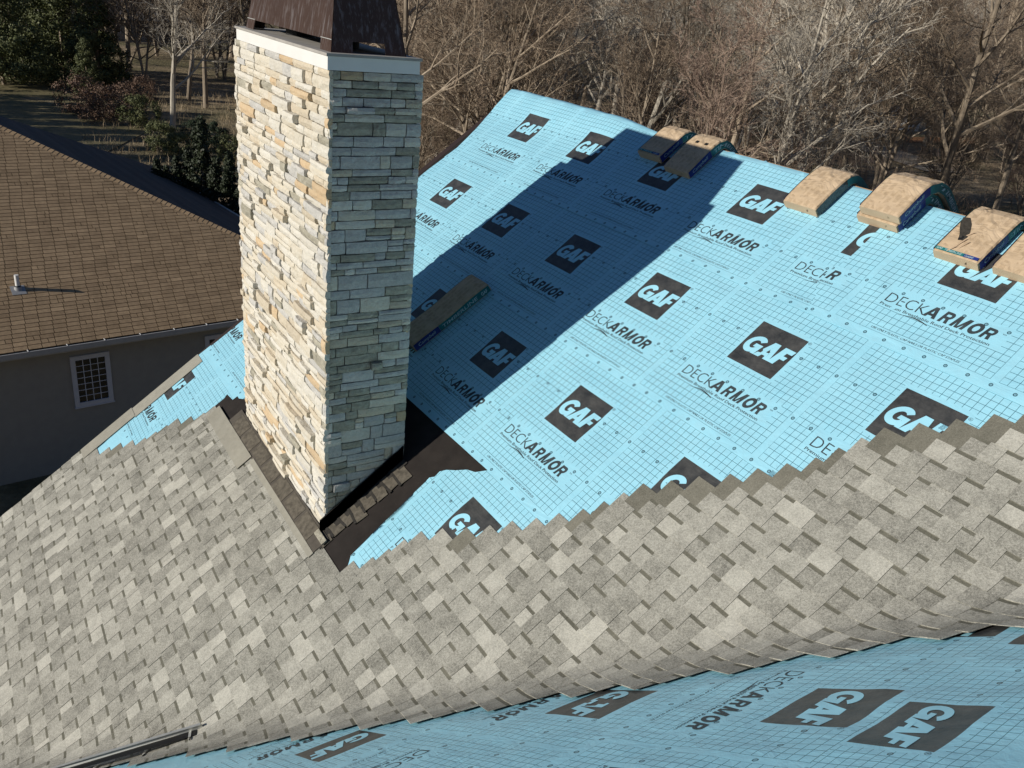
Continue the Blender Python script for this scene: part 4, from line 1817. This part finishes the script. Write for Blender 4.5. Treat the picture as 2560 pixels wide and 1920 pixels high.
# ------------------------------------------------------------------ trees
def grow(seed, height, spread=1.0, levels=4, lean=0.0, multi=1, trunk_r=0.24, twigr=0.011, start=0.25):
    r = random.Random(seed)
    T = MB()
    C = MB()

    def perp(d):
        v = Vector((r.uniform(-1, 1), r.uniform(-1, 1), r.uniform(-1, 1)))
        v = v - d * v.dot(d)
        return v.normalized()

    def branch(p, d, L, rad, lv):
        nseg = [7, 5, 4, 2, 1][lv]
        sides = [8, 5, 4, 3, 3][lv]
        pts, rads = [p.copy()], [rad]
        q = p.copy()
        dd = d.copy()
        for i in range(nseg):
            wob = [0.10, 0.20, 0.24, 0.28, 0.2][lv]
            dd = (dd + perp(dd) * r.uniform(0, wob) + Vector((0, 0, [0.03, 0.06, 0.05, 0.03, 0][lv]))).normalized()
            q = q + dd * (L / nseg)
            pts.append(q.copy())
            rads.append(max(rad * (1 - (i + 1) / nseg * (0.78 if lv < 3 else .9)), twigr * .5))
        if lv >= 3 and nseg == 1 or lv == 4:
            a = perp(dd)
            b = dd.cross(a)
            vs = [p + a * rad, p + (a * -.5 + b * .87) * rad, p + (a * -.5 - b * .87) * rad, q]
            C.add(vs, [(0, 1, 3), (1, 2, 3), (2, 0, 3)], 0 if lv < 4 else 1)
            return
        tube(T if lv == 0 else C, pts, rads, sides, 0 if lv < 3 else 1, cap=(lv == 0))
        if lv >= levels:
            return
        nch = [r.randint(13, 18), r.randint(7, 10), r.randint(6, 8), r.randint(6, 8)][lv]
        f0 = [start, .22, .15, .1][lv]
        for c in range(nch):
            f = f0 + (1 - f0) * (c + r.random()) / nch
            x = f * nseg
            i = min(nseg - 1, int(x))
            pp = pts[i].lerp(pts[i + 1], x - i)
            ax = (pts[i + 1] - pts[i]).normalized()
            ang = math.radians(r.uniform(*[(28, 62), (25, 60), (25, 65), (25, 65)][lv]))
            nd = (ax * math.cos(ang) + perp(ax) * math.sin(ang)).normalized()
            if lv == 0:
                nl = L * r.uniform(.28, .50) * (1.12 - f * .62) * spread
            else:
                nl = L * r.uniform(.35, .62) * (1.15 - .5 * f)
            nr = min(rads[i] * .62, [rad * .48, rad * .5, rad * .55, twigr][lv])
            nr = max(nr, twigr)
            branch(pp, nd, nl, nr, lv + 1)

    for m in range(multi):
        d = Vector((lean + (r.uniform(-.28, .28) if multi > 1 else 0), (r.uniform(-.28, .28) if multi > 1 else r.uniform(-.05, .05)), 1)).normalized()
        branch(Vector((r.uniform(-.2, .2) * (multi > 1), r.uniform(-.2, .2) * (multi > 1), -.3)), d, height * r.uniform(.92, 1.0), trunk_r, 0)
    return T, C


protos = []
for i, (sd, h, sp, mu, tr, ln, st) in enumerate([(1, 19, 1.0, 1, .30, 0, .22), (2, 17, 1.15, 2, .20, .1, .25), (3, 21, .85, 1, .27, -.06, .3), (4, 15, 1.2, 1, .22, .12, .15),
                                             (5, 18, .95, 3, .17, 0, .2), (6, 13, 1.1, 1, .15, .18, .2), (7, 20, 1.05, 1, .34, .05, .28), (8, 9, 1.25, 3, .09, 0, .1)]):
    T, C = grow(sd, h, sp, 4, ln, mu, tr, 0.0115 if i < 7 else .009, st)
    tm = T.build('trunk', MAT['bark'])
    cm = C.build('crown', [MAT['bark'], MAT['twig']])
    tmp, cmp_ = tm.data, cm.data
    bpy.data.objects.remove(tm)
    bpy.data.objects.remove(cm)
    protos.append((tmp, cmp_))
# variants with pale bark / reddish twigs share geometry
def variant(me, mats):
    m2 = me.copy()
    m2.materials.clear()
    for m in mats:
        m2.materials.append(m)
    return m2


pale = {i: (variant(protos[i][0], [MAT['bark_pale']]), variant(protos[i][1], [MAT['bark_pale'], MAT['twig']])) for i in (0, 1, 4, 6)}
redd = {i: (variant(protos[i][0], [MAT['bark']]), variant(protos[i][1], [MAT['twig_red'], MAT['twig_red']])) for i in (5, 7, 3)}


def tree(x, y, pi, sc, rot, label, group=None, var=None, name='bare_tree', z=None):
    t = thing(name, label, 'tree', (x, y, gz(x, y) if z is None else z), group)
    t.rotation_euler = (0, 0, rot)
    t.scale = (sc, sc, sc)
    a, b = (protos[pi] if var is None else var[pi])
    o1 = bpy.data.objects.new('trunk', a)
    link(o1, t)
    o2 = bpy.data.objects.new('crown', b)
    link(o2, t)
    return t


def polar(px, dist):
    """ground point seen below/above pixel column px at the horizon, at distance dist"""
    d = Vector(R0) * ((px - 1280) / F_PX) + Vector(R1) * ((60 - 960) / F_PX) + Vector(R2)
    d.z = 0
    d.normalize()
    return d.x * dist, d.y * dist


rt = random.Random(99)
# trees one can tell apart
HERO = [
    (2070, 58, 6, 1.0, 1.2, 'pale forked tree behind the single smooth bundle on the ridge', 'pale'),
    (1640, 62, 0, 1.0, 2.2, 'pale-limbed bare tree behind the two shadowed bundles', 'pale'),
    (1235, 60, 4, 1.0, .4, 'many-stemmed bare tree just left of the roof peak', None),
    (1400, 66, 1, 1.0, 4.0, 'twin-stemmed pale tree rising behind the roof peak', 'pale'),
    (1880, 52, 3, 1.1, 2.9, 'wide leaning bare tree between the two groups of bundles', None),
    (2480, 60, 2, 1.05, .9, 'thick grey trunk at the right edge of the woods', None),
    (2300, 72, 4, 1.0, 5.0, 'slim many-stemmed tree beside the orange bare soil', None),
    (415, 74, 0, .80, 2.0, 'crooked bare tree in the clearing left of the chimney', 'pale'),
    (505, 88, 6, .75, .7, 'tall bare tree next to the chimney on its left side', None),
    (460, 92, 2, .8, 3.3, 'straight bare tree between the crooked tree and the chimney', None),
    (355, 100, 4, .8, 3.0, 'bare tree right of the dark evergreen', None),
    (300, 108, 1, .8, 1.1, 'bare tree in front of the far grey-roofed house', None),
]
for px, ds, pi, sc, ro, lb, va in HERO:
    x, y = polar(px, ds)
    tree(x, y, pi, sc, ro, lb, None, pale if (va and pi in pale) else None)
# the woods
cnt = 0
for ring, (d0, d1, n) in enumerate([(46, 62, 7), (62, 85, 18), (85, 115, 30), (115, 165, 46)]):
    for i in range(n):
        px = 950 + (2760 - 950) * (i + rt.random()) / n
        ds = rt.uniform(d0, d1)
        if px > 2040 and ds < 112 and rt.random() < .6:
            continue
        x, y = polar(px, ds)
        pi = rt.choice([0, 1, 2, 3, 4, 5, 6, 7] if ring < 3 else [0, 2, 4, 6, 1])
        va = None
        if pi in pale and rt.random() < .35:
            va = pale
        elif pi in redd and rt.random() < .35:
            va = redd
        tree(x, y, pi, rt.uniform(.8, 1.12), rt.uniform(0, 6.28), ('pale-limbed' if va is pale else 'reddish-twigged' if va is redd else 'brown') + ' bare tree ' + ['at the near edge', 'in the front part', 'in the middle', 'deep in the back'][ring] + ' of the woods beyond the blue roof, ' + ('right half' if px > 1800 else 'left half'), 'bare trees in the woods behind the roof', va)
for i in range(34):
    px = 150 + 900 * (i + rt.random()) / 34
    ds = rt.uniform(108, 190)
    x, y = polar(px, ds)
    pi = rt.choice([0, 2, 4, 6, 1, 3])
    tree(x, y, pi, rt.uniform(.75, 1.1), rt.uniform(0, 6.28), 'bare tree standing far off behind the yard left of the chimney', 'far bare trees beyond the yard',
         redd if pi == 3 else None)


# brushwood under the trees: one tangle
def brush(name, n, area, hmin, hmax, mat, label, per=5):
    r = random.Random(n)
    V = []
    F = []
    for i in range(n):
        px, ds = area(r)
        x, y = polar(px, ds)
        z = gz(x, y)
        for k in range(per):
            a = r.uniform(0, 6.28)
            tl = r.uniform(.15, .75)
            L = r.uniform(hmin, hmax)
            d = Vector((math.cos(a) * tl, math.sin(a) * tl, 1)).normalized()
            p = Vector((x + r.uniform(-.4, .4), y + r.uniform(-.4, .4), z - .1))
            w = r.uniform(.010, .024)
            s = Vector((-d.y, d.x, 0)).normalized() * w
            m = p + d * L * .55
            tip = m + (d + Vector((r.uniform(-.4, .4), r.uniform(-.4, .4), r.uniform(-.3, .2)))).normalized() * L * .45
            o = len(V)
            t = d.cross(s).normalized() * w
            V += [p + s, p - s * .5 + t * .87, p - s * .5 - t * .87, m + s * .7, m - s * .35 + t * .6, m - s * .35 - t * .6, tip]
            F += [(o, o + 1, o + 4, o + 3), (o + 1, o + 2, o + 5, o + 4), (o + 2, o, o + 3, o + 5), (o + 3, o + 4, o + 6), (o + 4, o + 5, o + 6), (o + 5, o + 3, o + 6)]
            for q in range(2):
                f = r.uniform(.3, .9)
                b = p.lerp(m, f) if q == 0 else m.lerp(tip, f * .6)
                e = b + Vector((r.uniform(-1, 1), r.uniform(-1, 1), r.uniform(.0, 1.1))).normalized() * L * r.uniform(.2, .4)
                o = len(V)
                V += [b + s * .6, b - s * .6, b + t * .6, e]
                F += [(o, o + 1, o + 3), (o + 1, o + 2, o + 3), (o + 2, o, o + 3)]
    o = mesh_obj(name, V, F, MAT[mat])
    o["kind"] = "stuff"
    o["label"] = label
    o["category"] = "brushwood"
    return o


brush('brushwood', 2200, lambda r: (r.uniform(900, 2750) if r.random() < .3 else r.uniform(900, 2080), 42 + 70 * r.random() ** 1.3), .9, 3.2, 'twig', 'tangle of bare brown brushwood under the trees behind the roof')
brush('red_brushwood', 800, lambda r: (r.choice([r.gauss(1120, 60), r.gauss(1750, 120), r.gauss(2200, 120), r.uniform(950, 2700)]), r.uniform(60, 115)), .9, 2.6, 'twig_red', 'reddish thicket patches among the trees behind the roof')
brush('dry_stalks', 500, lambda r: (r.uniform(180, 620), r.uniform(58, 100)), .3, 1.1, 'straw', 'pale dry stalks on the leaf litter left of the chimney', 4)


# leafy plants
def foliage(seed, shape, n, leaf, mat, squash=1.0, up=0.3):
    """leaf faces through the volume; shape(r) -> point; unit object space"""
    r = random.Random(seed)
    V, F = [], []
    for i in range(n):
        p, out = shape(r)
        nn = (out + Vector((r.uniform(-.8, .8), r.uniform(-.8, .8), r.uniform(-.5, .8)))).normalized()
        a = nn.cross(Vector((r.uniform(-1, 1), r.uniform(-1, 1), r.uniform(-1, 1)))).normalized()
        b = nn.cross(a)
        l = leaf * r.uniform(.6, 1.3)
        o = len(V)
        V += [p - a * l * .5, p + b * l * .3, p + a * l * .5, p - b * l * .3]
        F += [(o, o + 1, o + 2, o + 3)]
    return mesh_obj('foliage', V, F, mat)


def clumpy(R_, H, nclump, seed, cone=False, base=.1):
    r0 = random.Random(seed)
    cl = []
    for i in range(nclump):
        z = base + (H - base) * (r0.random() ** (1.25 if cone else 1.0))
        k = (z - base) / (H - base)
        rr = R_ * ((1 - k) ** .8 if cone else math.sqrt(max(.05, 1 - (2 * k - .9) ** 2)))
        a = r0.uniform(0, 6.28)
        q = rr * math.sqrt(r0.random()) * 1.0
        cl.append((Vector((math.cos(a) * q, math.sin(a) * q, z)), R_ * r0.uniform(.12, .30)))
    def sh(r):
        c, s = r.choice(cl)
        d = Vector((r.gauss(0, 1), r.gauss(0, 1), r.gauss(0, .7))).normalized()
        return c + d * s * (r.random() ** .4), (d + Vector((c.x, c.y, 0)) * .5 / max(.1, R_)).normalized()
    return sh


def plant(name, label, cat, x, y, fol, stem_h, stem_r, sc=1.0, group=None, rot=0.0):
    t = thing(name, label, cat, (x, y, gz(x, y)), group)
    t.scale = (sc, sc, sc)
    t.rotation_euler = (0, 0, rot)
    o = bpy.data.objects.new('crown', fol)
    link(o, t)
    mb = MB()
    tube(mb, [(0, 0, -.2), (0, 0, stem_h)], [stem_r, stem_r * .3], 6)
    mb.build('trunk', MAT['bark'], t)
    return t


def take(o):
    me = o.data
    bpy.data.objects.remove(o)
    return me


ev = take(foliage(1, clumpy(5.2, 17, 190, 1, True, .8), 42000, .27, MAT['pine']))
ev2 = take(foliage(2, clumpy(3.6, 11, 120, 2, True, .5), 26000, .24, MAT['pine']))
tj = take(foliage(3, clumpy(.78, 5.4, 150, 3, True, .0), 12000, .10, MAT['thuja']))
rh = take(foliage(4, clumpy(1.7, 2.3, 60, 4, False, .2), 7000, .12, MAT['rhodo']))
rd = take(foliage(5, clumpy(1.8, 2.6, 60, 5, False, .2), 8000, .12, MAT['rhodo_dark']))
rb_ = take(foliage(6, clumpy(2.3, 2.6, 80, 6, False, .1), 5200, .13, MAT['redbush']))
for i, (px, ds, fo, h, sc, lb) in enumerate([
        (150, 104, ev, 15, .95, 'big dark green evergreen at the top left'),
        (-10, 98, ev, 15, .9, 'olive evergreen cut by the left edge of the picture'),
        (235, 100, ev2, 10, .95, 'smaller dark evergreen leaning against the big one'),
        (65, 112, ev, 15, 1.1, 'tall evergreen behind the big dark one'),
        (205, 92, ev2, 9, .45, 'low dark evergreen shrub at the foot of the big evergreen')]):
    x, y = polar(px, ds)
    plant('evergreen_tree', lb, 'tree', x, y, fo, h, .25, sc, None, i * 1.3)
ORD = ['leftmost', 'second', 'third', 'fourth', 'fifth and tallest', 'sixth', 'seventh', 'eighth']
for i, (px, ds, sc) in enumerate([(368, 38, .84), (392, 38.5, .78), (420, 38, .86), (452, 38, .92), (488, 37.5, 1.14), (524, 37, .90), (560, 36.5, .95), (598, 36, .92)]):
    x, y = polar(px, ds)
    plant('arborvitae', ORD[i] + ' dark arborvitae from the left in the hedge beyond the neighbouring roof', 'tree', x, y, tj, 4.5, .08, sc * 1.15, 'arborvitae hedge beyond the brown roof', i * .9)
for i, (x, y, sc) in enumerate([(-48 - 3.3 * q_, -8 + 1.3 * (q_ % 2), .52 + .03 * (q_ % 3)) for q_ in range(14)]):  # unseen evergreens, added off-frame to throw shade on the lawn
    plant('evergreen_tree', ['nearest', 'second', 'third', 'fourth', 'fifth', 'sixth', 'seventh', 'eighth', 'ninth', 'tenth', 'eleventh', 'twelfth', 'thirteenth', 'farthest'][i] + ' unseen evergreen added outside the left edge to shade the lawn behind the brown roof', 'tree', x, y, ev, 15, .25, sc, 'added evergreens shading the lawn', i * 1.7)
for i, (px, ds, fo, sc, nm, lb) in enumerate([
        (382, 66, rh, .85, 'laurel_bush', 'yellow-green laurel at the foot of the crooked bare tree'),
        (430, 64, rh, .7, 'laurel_bush', 'yellow-green laurel just behind the arborvitae hedge'),
        (470, 70, rd, .62, 'laurel_bush', 'dark green laurel in the middle of the shrub bed'),
        (520, 68, rd, .7, 'laurel_bush', 'dark green laurel beside the chimney'),
        (560, 64, rh, .7, 'laurel_bush', 'pale green laurel against the chimney side'),
        (330, 76, rh, 1.0, 'laurel_bush', 'sparse olive laurel left of the crooked tree'),
        (235, 78, rb_, 1.0, 'red_twig_bush', 'reddish brown bush at the edge of the shaded lawn'),
        (190, 82, rb_, 1.1, 'red_twig_bush', 'leftmost reddish brown bush above the brown roof'),
        (290, 82, rb_, .9, 'red_twig_bush', 'reddish brown bush between lawn and clearing'),
        (340, 90, rb_, .8, 'red_twig_bush', 'small reddish bush in front of the far trees')]):
    x, y = polar(px, ds)
    plant(nm, lb, 'bush', x, y, fo, 1.2, .05, sc, None, i)

# lawns, paths, soil
patch('lawn', [(-80, 300), (-60, 205), (60, 196), (215, 212), (150, 240), (330, 260), (380, 330), (200, 420)], 'lawn', .05)
patch('path', [(2120, 352), (2180, 356), (2330, 408), (2400, 440), (2310, 436), (2180, 388), (2120, 372)], 'pathm', .12)
patch('bare_soil', [(2260, 342), (2440, 346), (2450, 362), (2262, 355)], 'soil', .12)
patch('path', [(1310, 200), (2100, 262), (2200, 300), (1700, 262), (1300, 215)], 'pathm', .12)

# far house behind the trees, top left
FH = polar(255, 168)
fh = thing('far_house', 'far grey-roofed house glimpsed between the evergreen and bare trees', 'house', (FH[0], FH[1], gz(*FH)))
fh.rotation_euler = (0, 0, .35)
mb = MB()
mb.box(-6, 6, -8, 8, 0, 3.2)
mb.build('wall', MAT['wallgrey'], fh)
mb = MB()
mb.add([(-6.6, -8.6, 3.1), (6.6, -8.6, 3.1), (6.6, 8.6, 3.1), (-6.6, 8.6, 3.1), (0, -8.6, 6.4), (0, 8.6, 6.4)], [(0, 1, 4), (3, 5, 2), (0, 4, 5, 3), (1, 2, 5, 4), (0, 3, 2, 1)])
mb.build('roof', MAT['capstone'], fh)
for k in range(3):
    mb = MB()
    mb.box(6.001, 6.06, -5.5 + k * 4, -4.2 + k * 4, 1.0, 2.3)
    w_ = mb.build('window', MAT['frame'], fh)
    mb = MB()
    mb.box(6.061, 6.08, -5.4 + k * 4, -4.3 + k * 4, 1.1, 2.2)
    mb.build('glass_pane', MAT['glass'], w_)
# white shed glimpsed in the woods
for (px, ds, lb, s) in ((2325, 150, 'small white shed glimpsed through the woods on the right', 1.0), (1700, 140, 'tiny white outbuilding deep in the woods above the bundles', .7)):
    x, y = polar(px, ds)
    sd = thing('shed', lb, 'shed', (x, y, gz(x, y)))
    sd.scale = (s, s, s)
    mb = MB()
    mb.box(-2, 2, -1.5, 1.5, 0, 2.3)
    mb.build('wall', MAT['white'], sd)
    mb = MB()
    mb.add([(-2.2, -1.7, 2.3), (2.2, -1.7, 2.3), (2.2, 1.7, 2.3), (-2.2, 1.7, 2.3), (-2.2, 0, 3.3), (2.2, 0, 3.3)], [(0, 1, 5, 4), (3, 4, 5, 2), (0, 4, 3), (1, 2, 5), (0, 3, 2, 1)])
    mb.build('roof', MAT['capstone'], sd)
# fallen logs in the clearing beside the chimney
for i, (px, py, ln, an) in enumerate([(1075, 405, 3.4, .4), (1110, 385, 4.0, .2), (1090, 428, 3.0, .7), (1150, 372, 3.6, -.2)]):
    p = ground_ray(px, py)
    lb = ['log lying nearest the dark roof edge right of the chimney', 'upper log lying in the leaf litter right of the chimney', 'short log closest to the chimney in the leaf litter', 'log farthest from the chimney, half behind the blue roof'][i]
    t = thing('fallen_log', lb, 'log', (p.x, p.y, gz(p.x, p.y) + .15))
    mb = MB()
    dx, dy = math.cos(an + 2.1) * ln / 2, math.sin(an + 2.1) * ln / 2
    tube(mb, [(-dx, -dy, 0), (0, 0, .04), (dx, dy, 0)], [.16, .15, .12], 9)
    mb.build('log_body', MAT['bark_pale'], t)
